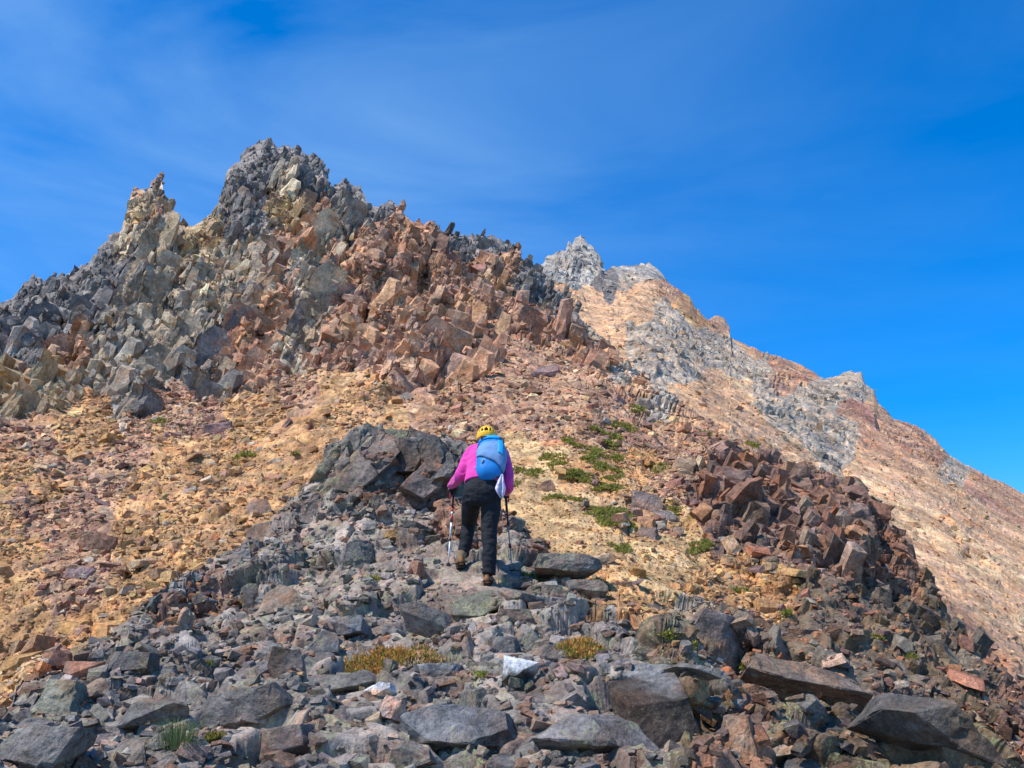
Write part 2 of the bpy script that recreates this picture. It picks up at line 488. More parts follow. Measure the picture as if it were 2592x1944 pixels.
    info = dict(P=Pd, n=n, u=uf, v=vf, d=Pd[:, 1], reg=reg, shape=shp[:2], col=col, us=us, vt=vt)
    return o, info

# ---- near ridge
TOP1 = poly([(-200, 1700), (-60, 1640), (0, 1570), (50, 1490), (150, 1445), (200, 1405), (262, 1385), (272, 1345), (330, 1290), (400, 1242), (500, 1187), (560, 1152),
             (620, 1095), (650, 1062), (700, 995), (750, 940), (785, 918), (830, 922), (860, 932), (900, 940), (960, 938), (990, 965), (1000, 1040), (1060, 1085), (1140, 1150), (1230, 1190),
             (1300, 1235), (1370, 1270), (1450, 1330), (1530, 1430), (1600, 1490), (1700, 1560), (1850, 1600), (2000, 1640), (2212, 1700), (2400, 1760)])
DEP1 = [(0, 800, 4.5), (500, 800, 4.35), (1024, 800, 5.0), (0, 768, 4.75), (250, 768, 4.75), (500, 768, 4.75), (750, 768, 5.0), (1024, 768, 5.6), (500, 700, 5.9), (250, 700, 5.9), (0, 715, 5.7), (500, 650, 7.1), (350, 650, 7.2),
        (487, 586, 9.2), (461, 569, 9.7), (420, 586, 9.3), (530, 586, 9.25), (520, 562, 9.9), (370, 590, 9.2), (370, 545, 10.8), (400, 510, 11.9), (350, 500, 11.9), (370, 435, 13.0), (440, 440, 13.0), (450, 490, 12.2), (470, 520, 11.3),
        (200, 630, 7.9), (120, 665, 6.8), (200, 700, 5.9), (250, 570, 9.9), (300, 520, 11.7), (560, 600, 8.8), (600, 580, 9.8), (620, 640, 7.4), (600, 700, 5.9), (660, 690, 6.3), (720, 700, 6.6), (760, 730, 6.0), (900, 750, 6.6)]
REG1 = [(u, v, 'F') for u in range(0, 620, 75) for v in range(560, 800, 60)] + \
       [(380, 450, 'D'), (430, 450, 'D'), (445, 470, 'D'), (350, 470, 'D'), (330, 500, 'F'), (370, 490, 'B'), (420, 490, 'B'), (400, 520, 'F'), (330, 540, 'F'), (450, 530, 'B'), (500, 540, 'B'),
        (560, 560, 'B'), (600, 585, 'O'), (640, 620, 'O'), (560, 605, 'F'), (650, 660, 'K'), (700, 720, 'K'), (800, 760, 'K'), (900, 768, 'K'), (640, 740, 'F'), (690, 690, 'F'), (750, 750, 'B'), (180, 600, 'B'), (210, 585, 'B'), (250, 620, 'F'), (1000, 780, 'K')]
ridge, I1 = sheet('rock_ridge', -70, 1095, TOP1, lambda u, t: np.maximum(t + 30, 815) + 0 * u, DEP1, REG1, M_NEAR, du=0.75, dv=0.75, seed=11, crest=(0.035, 12), back=(14, 0.9), jag=1.2,
                  calm=((487, 588, 34, .9), (461, 572, 28, .85), (540, 588, 20, .6), (445, 570, 15, .6)), lich=1.0, soft=14)
tag(ridge, kind='structure')

# ---- mountain: left slope, talus, crag and the brown rib to the right
TOP2 = poly([(-200, 690), (0, 655), (30, 645), (55, 610), (75, 592), (90, 605), (130, 605), (160, 578), (185, 570), (205, 545), (235, 517), (258, 500), (274, 465), (281, 410), (300, 402), (319, 402), (325, 382), (345, 376), (354, 392), (360, 420), (357, 446), (375, 460), (373, 494),
             (400, 492), (425, 488), (450, 465), (470, 445), (484, 400), (489, 372), (500, 355), (545, 315), (572, 305), (592, 307), (600, 320), (640, 322), (690, 345), (706, 368), (701, 394), (720, 402), (740, 388), (755, 392), (766, 400), (777, 403), (800, 440), (806, 446), (845, 433), (860, 447), (880, 460), (896, 476), (920, 475), (940, 470), (955, 490), (975, 502),
             (1000, 506), (1020, 504), (1080, 510), (1105, 520), (1120, 545), (1150, 572), (1175, 600), (1220, 640), (1262, 690), (1300, 725), (1350, 785), (1400, 820), (1480, 868), (1540, 910), (1600, 952), (1660, 990), (1700, 1003), (1740, 1000), (1790, 1020), (1825, 1042), (1832, 1075), (1880, 1095), (1920, 1140),
             (1960, 1190), (2000, 1240), (2008, 1280), (2045, 1320), (2080, 1380), (2130, 1440), (2170, 1490), (2212, 1530), (2400, 1720)])
DEP2 = [(-60, 760, 7.6), (0, 700, 8.6), (0, 650, 9.9), (0, 600, 11.6), (0, 500, 16.5), (0, 430, 23), (0, 395, 29), (0, 305, 42), (100, 620, 10.6), (150, 560, 12.6), (150, 500, 16), (150, 430, 23), (150, 395, 29), (150, 270, 38), (150, 190, 45),
        (268, 141, 50), (268, 240, 40), (268, 300, 35), (268, 380, 28), (300, 440, 19.5), (250, 520, 14.2), (300, 520, 13.8), (400, 440, 18), (400, 380, 25), (350, 300, 34), (390, 220, 43), (330, 170, 48), (520, 440, 17.3), (520, 390, 22.5), (500, 340, 29), (450, 290, 36), (500, 240, 44), (545, 285, 44),
        (600, 390, 22.5), (620, 440, 18), (600, 510, 13.6), (520, 510, 13.6), (560, 560, 11.4), (620, 600, 9.8), (700, 450, 18.6), (690, 415, 24), (620, 345, 34), (780, 465, 17.2), (780, 500, 15.6), (840, 490, 17.2), (840, 560, 13.6), (700, 540, 13), (700, 640, 9.3), (780, 640, 10), (900, 600, 13.4), (930, 570, 15),
        (940, 660, 11.4), (1010, 705, 11.2), (1024, 768, 9.2), (900, 720, 9), (800, 720, 7.9), (700, 710, 7.1), (860, 768, 7.8), (760, 768, 6.7), (1080, 800, 9.5)]
REG2 = [(20, 330, 'D'), (50, 310, 'D'), (60, 350, 'D'), (20, 370, 'D'), (85, 300, 'D'), (110, 330, 'G'), (130, 290, 'G'), (100, 380, 'G'), (140, 350, 'G'), (150, 240, 'G'), (152, 185, 'R'), (135, 210, 'Y'), (145, 225, 'R'), (160, 200, 'G'), (165, 222, 'Y'), (180, 260, 'Y'), (170, 290, 'G'),
        (195, 240, 'Y'), (200, 300, 'G'), (190, 340, 'G'), (150, 385, 'G'), (120, 400, 'G'), (215, 260, 'G'), (235, 200, 'D'), (268, 155, 'D'), (300, 165, 'D'), (325, 180, 'D'), (290, 185, 'G'), (250, 215, 'D'), (225, 230, 'D'), (260, 240, 'G'), (230, 290, 'G'), (225, 330, 'D'), (270, 205, 'Y'), (285, 225, 'Y'),
        (275, 270, 'R'), (265, 300, 'R'), (290, 250, 'R'), (255, 340, 'R'), (240, 365, 'R'), (305, 285, 'G'), (310, 230, 'G'), (325, 205, 'R'), (350, 195, 'D'), (362, 205, 'D'), (340, 225, 'G'), (300, 330, 'G'), (205, 380, 'G'), (15, 410, 'Y'), (45, 405, 'Y'), (60, 375, 'R'),
        (375, 225, 'R'), (395, 215, 'R'), (420, 240, 'R'), (450, 250, 'R'), (400, 280, 'R'), (450, 300, 'R'), (350, 300, 'R'), (380, 330, 'R'), (330, 330, 'R'), (510, 270, 'R'), (480, 330, 'R'), (430, 360, 'R'), (530, 320, 'R'), (570, 340, 'R'), (470, 240, 'D'), (495, 243, 'D'), (480, 255, 'R'), (550, 295, 'D'), (565, 310, 'D'), (590, 330, 'A'), (625, 375, 'A'), (600, 350, 'R'), (660, 400, 'A'),
        (300, 365, 'U'), (350, 370, 'O'), (380, 400, 'O'), (420, 390, 'U'), (500, 375, 'U'), (550, 370, 'U'), (560, 400, 'U'), (500, 410, 'U'), (600, 400, 'U'), (620, 430, 'U'), (650, 440, 'U'), (700, 450, 'U'), (540, 430, 'U'), (690, 425, 'P'), (640, 400, 'P'), (740, 455, 'U'),
        (30, 450, 'U'), (20, 480, 'O'), (80, 430, 'O'), (150, 440, 'U'), (200, 420, 'U'), (250, 410, 'O'), (200, 460, 'O'), (260, 470, 'O'), (320, 430, 'O'), (150, 500, 'O'), (100, 470, 'U'), (220, 520, 'O'), (60, 530, 'U'), (20, 560, 'O'), (80, 580, 'U'), (150, 560, 'O'), (30, 620, 'O'), (100, 620, 'O'), (20, 680, 'O'), (200, 555, 'O'), (50, 650, 'U'),
        (520, 460, 'T'), (550, 480, 'T'), (560, 520, 'T'), (600, 500, 'O'), (600, 540, 'T'), (640, 570, 'T'), (570, 560, 'T'), (620, 590, 'T'), (650, 530, 'U'), (680, 490, 'U'), (650, 480, 'O'), (690, 560, 'T'), (660, 520, 'O'), (710, 590, 'O'), (730, 550, 'B'),
        (780, 490, 'B'), (740, 500, 'B'), (830, 490, 'B'), (820, 540, 'B'), (780, 550, 'B'), (860, 580, 'B'), (900, 590, 'B'), (930, 620, 'K'), (760, 590, 'O'), (720, 640, 'K'), (700, 620, 'A'), (800, 600, 'K'), (850, 640, 'K'), (780, 660, 'K'), (900, 680, 'K'), (950, 660, 'K'), (960, 720, 'K'), (860, 720, 'K'), (1010, 750, 'B'), (800, 740, 'K'), (1000, 700, 'B'), (850, 530, 'B'), (920, 560, 'B'), (870, 520, 'B')]
DENT2 = [(325, 333, 30, 8, -0.12, 1.3), (395, 335, 20, 7, 0.3, .9), (405, 385, 24, 6, -0.35, .7), (470, 368, 24, 4, -0.25, .5), (255, 195, 16, 8, 0.1, 1.6), (160, 215, 8, 5, 0.2, .8), (205, 430, 18, 4, 0.1, .3), (310, 440, 16, 3, 0.1, .25), (790, 545, 22, 4, 0.35, .35), (245, 320, 8, 10, 0, .8), (215, 300, 8, 12, 0.2, .7)] + [(u, v, ru, rv, an, a) for u, v, ru, rv, an, a in ((185, 265, 4, 20, .4, .9), (150, 300, 4, 24, .4, .9), (120, 340, 4, 20, .45, .8), (205, 345, 4, 22, .35, .9), (240, 285, 4, 20, .3, .9), (230, 205, 4, 22, .35, 1.1), (285, 175, 4, 20, .2, 1.0), (300, 220, 4, 22, .3, .9), (320, 265, 4, 26, .2, .9), (350, 240, 4, 18, .3, .9), (395, 235, 4, 22, .2, 1.0), (425, 265, 5, 18, .2, .9), (290, 330, 4, 22, .3, .9), (365, 300, 5, 20, .2, .9), (80, 340, 4, 18, .4, .8), (170, 365, 4, 18, .4, .8), (450, 300, 6, 12, .4, .7), (60, 320, 4, 14, .4, .7))]
def bottom2(u, t):
    t1 = np.interp(u, TOP1[:, 0], TOP1[:, 1])
    return np.maximum(np.minimum(t1 + 70, 820), t + 60)
mountain, I2 = sheet('mountain_slope', -70, 1095, TOP2, bottom2, DEP2, REG2, M_MID, du=0.9, dv=0.9, seed=23, crest=(0.05, 16), back=(14, 0.8), jag=1.8, dents=DENT2, soft=6)
tag(mountain, kind='structure')

# ---- far slope with the pale summit
TOP3 = poly([(900, 560), (1100, 580), (1160, 575), (1175, 566), (1180, 553), (1200, 548), (1222, 538), (1228, 515), (1236, 530), (1242, 516), (1255, 507), (1268, 520), (1282, 532), (1297, 553), (1305, 582), (1340, 576), (1400, 572), (1430, 588), (1452, 612), (1490, 640), (1506, 668), (1530, 688), (1550, 680), (1565, 686), (1577, 704), (1579, 727),
             (1620, 748), (1680, 768), (1740, 792), (1780, 818), (1800, 812), (1835, 803), (1862, 804), (1870, 830), (1888, 842), (1898, 870), (1930, 903), (1980, 920), (2010, 940), (2050, 980), (2100, 1010), (2160, 1040), (2212, 1065), (2500, 1190)])
DEP3 = [(480, 330, 46), (520, 300, 60), (580, 245, 86), (650, 270, 88), (600, 300, 70), (650, 340, 56), (700, 310, 82), (730, 340, 78), (700, 400, 44), (760, 430, 44), (800, 375, 74), (860, 380, 78), (820, 440, 52), (900, 430, 66), (900, 520, 40), (960, 480, 58), (1024, 492, 66), (1024, 600, 36), (960, 580, 34), (1024, 700, 26), (900, 600, 30), (800, 500, 36), (1090, 560, 50)]
REG3 = [(580, 245, 'W'), (560, 265, 'W'), (600, 268, 'W'), (640, 275, 'W'), (615, 285, 'D'), (570, 280, 'W'), (660, 272, 'W'), (680, 300, 'R'), (690, 320, 'O'), (650, 300, 'P'), (640, 285, 'A'), (600, 310, 'P'), (560, 300, 'P'), (720, 325, 'R'), (715, 322, 'O'), (700, 340, 'A'), (680, 330, 'A'), (650, 340, 'A'), (690, 370, 'A'), (740, 365, 'A'), (660, 365, 'W'),
        (640, 360, 'P'), (750, 350, 'P'), (800, 370, 'R'), (780, 390, 'A'), (800, 410, 'A'), (820, 420, 'A'), (740, 400, 'P'), (700, 400, 'P'), (760, 430, 'P'), (850, 385, 'A'), (870, 400, 'A'), (880, 410, 'P'), (860, 430, 'P'), (910, 425, 'R'), (930, 440, 'R'), (800, 450, 'P'), (850, 470, 'P'), (900, 470, 'P'), (940, 470, 'A'), (920, 500, 'P'), (980, 500, 'P'), (870, 500, 'P'), (900, 540, 'P'), (1000, 560, 'P'), (960, 600, 'P'), (1020, 640, 'P'), (1000, 700, 'P'), (820, 440, 'A'), (845, 455, 'A')]
def streaks(P, u, v, col, reg):
    # gullies of pale dust and bands of purplish scree running down the fall line
    x = P[:, 0] * 0.55 + P[:, 1] * 0.12; z = P[:, 2] * 0.05
    s = fbm(np.stack([x * 0.55, z * 0 + 3, z], -1), 5, 4)
    m = np.isin(reg, [RK.index('P'), RK.index('O')])
    k = np.clip(s * 2.0, -1, 1)[:, None]
    tint = np.where(k > 0, 1 + k * np.array([[.35, .38, .35]]), 1 + k * np.array([[.25, .38, .22]]))
    return np.where(m[:, None], col * tint, col * 0.95)
far, I3 = sheet('far_slope', 415, 1130, TOP3, lambda u, t: np.maximum(np.minimum(np.interp(u, TOP2[:, 0], TOP2[:, 1]) + 190, 900), t + 80), DEP3, REG3, M_FAR, du=1.0, dv=1.0, seed=37, crest=(0.05, 14), back=(12, 0.6), jag=0.8, flow=streaks, amp=.75)
tag(far, kind='structure')

# ground sheet far below, reaching the horizon behind and around the mountain
gm = rock_mat('valley_ground', lichen=0.0, bump=0.3, scale=0.05)
G = np.array([(-3000, -3000, -60), (3000, -3000, -60), (3000, 3000, -60), (-3000, 3000, -60)], float)
tag(link('valley_ground', mesh_from('valley_ground', G, np.array([[0, 1, 2, 3]]), None, gm, np.full((4, 3), .12))), kind='structure')

# ------------------------------------------------------------------ loose rock
def hull(npts, sq=(1, 1, 1), box=0.5, seed=0, as_bm=False):
    """an angular block: a skewed box with its corners and edges split off along random planes"""
    r = np.random.default_rng(seed)
    bm = bmesh.new()
    sk = np.eye(3) + r.normal(size=(3, 3)) * .13
    tp = 1 - r.random(2) * .42; sh = r.normal(size=2) * .12
    cs = []
    for x in (-1, 1):
        for y in (-1, 1):
            for z in (-1, 1):
                q = np.array([x * (tp[0] if z > 0 else 1) + (sh[0] if z > 0 else 0), y * (tp[1] if z > 0 else 1) + (sh[1] if z > 0 else 0), z]) * (1 + r.normal(size=3) * .10)
                cs.append(bm.verts.new(sk @ q))
    bmesh.ops.convex_hull(bm, input=bm.verts)
    bmesh.ops.dissolve_limit(bm, angle_limit=math.radians(12), verts=bm.verts, edges=bm.edges)
    for k in range(max(2, npts - 6)):
        nrm = r.normal(size=3) * (1, 1, .8); nrm /= np.linalg.norm(nrm)
        P = np.array([v.co[:] for v in bm.verts]); m = (P @ nrm).max(); lo = (P @ nrm).min()
        d = lo + (m - lo) * r.uniform(.72, .93)
        g = bmesh.ops.bisect_plane(bm, geom=bm.verts[:] + bm.edges[:] + bm.faces[:], plane_co=Vector(nrm * d), plane_no=Vector(nrm), clear_outer=True)
        ed = [e for e in g['geom_cut'] if isinstance(e, bmesh.types.BMEdge)]
        if len(ed) > 2: bmesh.ops.contextual_create(bm, geom=ed)
    P = np.array([v.co[:] for v in bm.verts]); c = (P.max(0) + P.min(0)) / 2; sz = (P.max(0) - P.min(0)) / 2
    for v in bm.verts: v.co = Vector((np.array(v.co[:]) - c) / sz * np.array(sq) * .8)
    bmesh.ops.recalc_face_normals(bm, faces=bm.faces)
    if as_bm: return bm
    bmesh.ops.triangulate(bm, faces=bm.faces)
    bm.verts.index_update()
    V = np.array([v.co[:] for v in bm.verts], np.float32)
    T = np.array([[v.index for v in f.verts] for f in bm.faces], np.int32)
    bm.free()
    return V, T
SHAPES = [hull(9 + k % 3, sq, 0.75, 100 + k) for k, sq in enumerate([(1, .8, .5), (1, .7, .35), (1, .9, .65), (1, .55, .45), (1, .85, .28), (1, .65, .55), (1, .8, .4), (1, .95, .45), (.9, .8, .7), (1, .5, .3), (1, .75, .6), (1, .6, .25)])]
SHARDS = [hull(8 + k % 4, sq, 0.85, 300 + k) for k, sq in enumerate([(.5, .42, 1), (.42, .35, 1), (.6, .4, 1), (.36, .5, 1), (.65, .5, .9), (.45, .3, 1.1), (.7, .6, .8)])]

def chipped(V, T, seed, long=.42, amt=.055):
    """the same block with broken, uneven faces and edges"""
    bm = bmesh.new()
    vs = [bm.verts.new(p) for p in V]
    for t in T: bm.faces.new([vs[i] for i in t])
    for _ in range(2):
        ed = [e for e in bm.edges if e.calc_length() > long]
        if ed: bmesh.ops.subdivide_edges(bm, edges=ed, cuts=1)
        bmesh.ops.triangulate(bm, faces=bm.faces)
    bm.verts.index_update(); bm.normal_update()
    P = np.array([v.co[:] for v in bm.verts], np.float32); N = np.array([v.normal[:] for v in bm.verts], np.float32)
    q = P * 2.2 + seed * 3.1
    P = P + N * (cells(q, seed)[0] * amt + vnoise(q * 2.3, seed) * amt)[:, None] + np.stack([vnoise(q * 1.7 + 7 * k, seed + k) for k in (1, 2, 3)], -1) * amt * .6
    T2 = np.array([[v.index for v in f.verts] for f in bm.faces], np.int32)
    bm.free()
    return P, T2
CSHAPES = [chipped(V, T, 10 + k) for k, (V, T) in enumerate(SHAPES)]
CSHARDS = [chipped(V, T, 40 + k) for k, (V, T) in enumerate(SHARDS)]

def rotmats(n, axis_n, tilt, r):
    """random frames whose z axis is near the given normals"""
    z = axis_n + r.normal(size=(n, 3)) * tilt
    z /= np.linalg.norm(z, axis=1, keepdims=True)
    a = r.normal(size=(n, 3)); x = np.cross(a, z); x /= np.linalg.norm(x, axis=1, keepdims=True)
    y = np.cross(z, x)
    return np.stack([x, y, z], -1)

def aligned(n, zdir, jitter, r):
    z = np.array(zdir, float); z /= np.linalg.norm(z); x = np.cross((0, 1, 0), z); x /= np.linalg.norm(x); y = np.cross(z, x)
    B = np.stack([x, y, z], -1)
    w = r.normal(size=(n, 3)) * jitter
    th = np.linalg.norm(w, axis=1) + 1e-9; k = w / th[:, None]
    K = np.zeros((n, 3, 3)); K[:, 0, 1] = -k[:, 2]; K[:, 0, 2] = k[:, 1]; K[:, 1, 0] = k[:, 2]; K[:, 1, 2] = -k[:, 0]; K[:, 2, 0] = -k[:, 1]; K[:, 2, 1] = k[:, 0]
    Rm = np.eye(3)[None] + np.sin(th)[:, None, None] * K + (1 - np.cos(th))[:, None, None] * (K @ K)
    return Rm @ B

def scatter(name, pos, frames, size, col, shapes, mat, r, lich=0.0):
    which = r.integers(0, len(shapes), len(pos))
    VV, TT, CC = [], [], []
    base = 0
    for k, (V, T) in enumerate(shapes):
        m = np.where(which == k)[0]
        if not len(m): continue
        sc = size[m][:, None, None] * r.uniform(.8, 1.2, (len(m), 1, 3))
        v = np.einsum('nij,nkj->nki', frames[m], V[None] * sc) + pos[m][:, None]
        t = T[None] + (np.arange(len(m)) * len(V))[:, None, None] + base
        base += len(m) * len(V)
        VV.append(v.reshape(-1, 3)); TT.append(t.reshape(-1, 3)); CC.append(np.repeat(col[m], len(V), 0))
    V = np.concatenate(VV)
    me = mesh_from(name, V, None, np.concatenate(TT), mat, np.clip(np.concatenate(CC), .02, .85), np.full(len(V), lich) if lich else None)
    return link(name, me)

def reg_w(I, weights):
    w = np.zeros(len(RK))
    for k, x in weights.items(): w[RK.index(k)] = x
    return w[I['reg']]

def pick(I, n, w, r, area_pow=0.5):
    p = w * (I['d'] ** (2 * area_pow))
    p = p / p.sum()
    return r.choice(len(p), n, p=p)

def pal_cols(regs, r, mixw=None, dark=1.0):
    c = np.zeros((len(regs), 3))
    for k, name in enumerate(RK):
        m = np.where(regs == k)[0]
        if len(m):
            A = np.array(PAL[name if mixw is None else mixw.get(name, name)])
            c[m] = A[r.integers(0, len(A), len(m))]
    return c * r.uniform(.65, 1.3, (len(regs), 1)) * r.uniform(.93, 1.07, (len(regs), 3)) * dark

def keep_off(I, idx):
    u, v = I['u'][idx], I['v'][idx]
    return ~((np.abs(u - 474) < 34) & (v > 545) & (v < 612))

r2 = np.random.default_rng(5)
# talus on the mountain slope
w = reg_w(I2, {'O': 1, 'U': 1.25, 'T': .16, 'R': .25, 'B': .5, 'K': .35, 'A': .5, 'P': .7, 'Y': .3, 'G': .12})
clump = 0.45 + 0.9 * np.clip(fbm(I2['P'] * 0.45, 71) + .35, 0, 1)
run = fbm(np.stack([I2['P'][:, 0] * .85, I2['P'][:, 1] * .13, I2['P'][:, 2] * .13], -1), 75, 3)
clump = clump * np.clip(.75 + 2.2 * run, .12, 2.0)
idx = pick(I2, 60000, w * clump, r2, 0.35)
size = np.exp(r2.normal(math.log(.0185), .72, len(idx))) * (0.55 + I2['d'][idx] / 22)
size = np.minimum(size, .22)
n = I2['n'][idx]
ups = n * .6 + np.array([0, 0, .5])
fr = rotmats(len(idx), ups, .28, r2)
c = pal_cols(I2['reg'][idx], r2, {'T': 'O', 'G': 'U', 'P': 'U', 'K': 'B'})
pale = r2.random(len(idx)) < .05
c[pale] = np.array([.50, .40, .29]) * r2.uniform(.7, 1.2, (pale.sum(), 1))
o = scatter('talus_scree', I2['P'][idx] + n * (size * .12)[:, None], fr, size, c, SHAPES, M_STONE, r2)
tag(o, 'loose rust and tan talus stones covering the mountain slope', 'scree', kind='stuff')

# fine grit on the pale dust
wg_ = reg_w(I2, {'T': 1, 'O': .5, 'U': .3, 'P': .2}) * (I2['d'] < 20)
idx = pick(I2, 16000, wg_, r2, .3)
size = np.exp(r2.normal(math.log(.011), .45, len(idx))) * (.5 + I2['d'][idx] / 20)
c = pal_cols(I2['reg'][idx], r2, {'T': 'O'}, 1.05)
o = scatter('grit', I2['P'][idx] + I2['n'][idx] * (size * .2)[:, None], rotmats(len(idx), I2['n'][idx] * .6 + np.array([0, 0, .5]), .4, r2), size, c, SHAPES, M_STONE, r2)
tag(o, 'fine tan grit lying on the pale dust of the gully', 'grit', kind='stuff')

# jutting blocks and splinters of the crag
def blocks(w, n, med, sig, mx, name, tilt, up, dirv, inset, I=I2, seed=9, mat=M_MID, dark=1.0, mixw=None, shapes=SHARDS, align=False, follow=.65):
    r = np.random.default_rng(seed)
    idx = pick(I, n, w, r, .5)
    size = np.minimum(np.exp(r.normal(math.log(med), sig, n)), mx)
    d = np.broadcast_to(np.array(dirv, float), (n, 3)) * (1 - up) + I['n'][idx] * up
    fr = aligned(n, dirv, tilt, r) if align else rotmats(n, d, tilt, r)
    c = pal_cols(I['reg'][idx], r, mixw, dark)
    if align: c = c * (1 - follow) + follow * I['col'][idx] * dark * r.uniform(.8, 1.2, (n, 1))
    pos = I['P'][idx] + I['n'][idx] * (size * inset)[:, None]
    return scatter(name, pos, fr, size, c, shapes, mat, r)
def top_ok(I, px): return (I['v'] - np.interp(I['u'], I['us'], I['vt']) > px) + 0.12
crag_w = reg_w(I2, {'G': 1, 'D': 1, 'Y': .7, 'R': .35})
FINS = [hull(9 + k % 3, sq, .8, 500 + k) for k, sq in enumerate([(.24, .36, 1), (.18, .32, 1), (.3, .22, 1), (.16, .38, 1), (.36, .26, 1), (.22, .24, 1), (.28, .4, 1), (.4, .36, .9)])]
FINS = [chipped(V, T, 70 + k) for k, (V, T) in enumerate(FINS)]
crag_v = crag_w * (I2['v'] < 420)
AX = (.40, -.30, .85)
def merge(objs, name, label, cat):
    """the courses of blocks become one mass of rock"""
    bpy.context.view_layer.update()
    for o in objs[1:]:
        pass
    V, T, C, n0 = [], [], [], 0
    for o in objs:
        me = o.data
        v = np.empty(len(me.vertices) * 3, np.float32); me.vertices.foreach_get('co', v)
        t = np.empty(len(me.polygons) * 3, np.int32); me.loops.foreach_get('vertex_index', t)
        c = np.empty(len(me.vertices) * 4, np.float32); me.color_attributes['Col'].data.foreach_get('color', c)
        V.append(v.reshape(-1, 3)); T.append(t.reshape(-1, 3) + n0); C.append(c.reshape(-1, 4)[:, :3]); n0 += len(me.vertices)
        mat = me.materials[0]
        bpy.data.objects.remove(o); bpy.data.meshes.remove(me)
    o = link(name, mesh_from(name, np.concatenate(V), None, np.concatenate(T), mat, np.concatenate(C)))
    return tag(o, label, cat, kind='stuff')
merge([blocks(crag_v * top_ok(I2, 30), 1000, .80, .38, 1.8, 'crag_a', .07, .12, AX, -.20, align=True, shapes=FINS, seed=31, follow=.8),
       blocks(crag_v * top_ok(I2, 12), 3200, .40, .42, .8, 'crag_b', .10, .12, AX, -.14, align=True, shapes=FINS, seed=32, follow=.75),
       blocks(crag_v * top_ok(I2, 5), 5000, .16, .42, .34, 'crag_c', .16, .12, AX, -.08, align=True, shapes=FINS, seed=33, follow=.65)],
      'crag_blocks', 'leaning grey fins and blocks of the jointed crag', 'rock blocks')
rust_w = reg_w(I2, {'R': 1, 'A': .4, 'Y': .6}) * (I2['v'] < 420)
BX = (.28, -.38, .85)
merge([blocks(rust_w * top_ok(I2, 20), 750, .52, .40, 1.05, 'rust_a', .14, .12, BX, -.26, align=True, shapes=FINS[3:] + CSHARDS, seed=34, follow=.75),
       blocks(rust_w * top_ok(I2, 11), 2600, .23, .45, .5, 'rust_b', .22, .12, BX, -.16, align=True, shapes=CSHARDS + CSHAPES[6:9], seed=35, follow=.7),
       blocks(rust_w * top_ok(I2, 4), 5000, .125, .45, .28, 'rust_c', .32, .12, BX, -.05, align=True, shapes=CSHAPES + CSHARDS, seed=36, follow=.6)],
      'rusty_blocks', 'broken rust brown blocks of the cliff', 'rock blocks')
rib_m = np.exp(-((I2['u'] - 790) / 75) ** 4 - ((I2['v'] - 515 - (I2['u'] - 790) * .35) / 38) ** 4)
rib_w = reg_w(I2, {'B': 1, 'K': .8, 'O': .6, 'U': .4}) * rib_m
o = blocks(rib_w, 1500, .15, .60, .44, 'jointed_blocks', .16, .5, (.22, -.42, .85), -.02, seed=12, shapes=CSHAPES[2:3] + CSHAPES[8:9] + CSHARDS, align=True, mixw={k: 'B' for k in 'KOU'}, dark=.9, follow=.35)
tag(o, 'dark red brown jointed blocks of the rib on the right', 'rock blocks', kind='stuff')
rib2 = np.exp(-((I2['u'] - 905 - (I2['v'] - 600) * .45) / 45) ** 4 - ((I2['v'] - 600) / 70) ** 4)
o = blocks(reg_w(I2, {'B': 1, 'K': 1, 'O': .3}) * rib2, 700, .12, .55, .34, 'steep_face_blocks', .2, .5, (.25, -.3, .9), -.2, seed=13, align=True, shapes=CSHARDS, mixw={'O': 'B'}, dark=.9)
tag(o, 'narrow upright blocks of the steep brown face at the right edge', 'rock blocks', kind='stuff')
# far slope: outcrops and scree
w3 = reg_w(I3, {'W': 1, 'A': 1, 'R': .7, 'D': 1})
o = blocks(w3 * top_ok(I3, 8), 900, .26, .5, .6, 'far_outcrop_blocks', .22, .4, (.4, -.3, .7), -.2, I=I3, seed=14, mat=M_FAR, shapes=SHAPES + SHARDS, align=True)
tag(o, 'broken pale blocks on the far slope and summit', 'rock blocks', kind='stuff')
w3 = reg_w(I3, {'P': 1, 'O': 1, 'R': .6, 'A': .4})
o = blocks(w3, 5000, .08, .5, .3, 'far_scree', .4, .8, (0, 0, 1), .0, I=I3, seed=15, mat=M_FAR, shapes=SHAPES)
tag(o, 'fine pinkish scree strewn over the far slope', 'scree', kind='stuff')

# rubble of the near ridge: small pieces as one mass
r3 = np.random.default_rng(21)
w1 = reg_w(I1, {'F': 1, 'B': 1.1, 'D': .35, 'O': 1, 'K': .5}) * (I1['v'] < 800)
idx = pick(I1, 13000, w1 * (0.35 + np.clip(fbm(I1['P'] * .9, 73) + .4, 0, 1)), r3, .5)
idx = idx[keep_off(I1, idx) | (r3.random(len(idx)) < .25)]
size = np.minimum(np.exp(r3.normal(math.log(.026), .6, len(idx))), .085)
near_feet = ~keep_off(I1, idx)
size[near_feet] = np.minimum(size[near_feet], .025)
fr = rotmats(len(idx), I1['n'][idx] * .5 + np.array([0, 0, .5]), .3, r3)
c = pal_cols(I1['reg'][idx], r3)
wm = r3.random(len(idx)); c[wm < .16] = np.array([.25, .15, .10]) * r3.uniform(.7, 1.4, ((wm < .16).sum(), 1)); c[wm > .97] = (.42, .36, .29)
o = scatter('ridge_rubble', I1['P'][idx] + I1['n'][idx] * (size * .15)[:, None], fr, size, c, SHAPES, M_STONE, r3, .6)
tag(o, 'small broken grey and brown stones covering the ridge', 'rubble', kind='stuff')

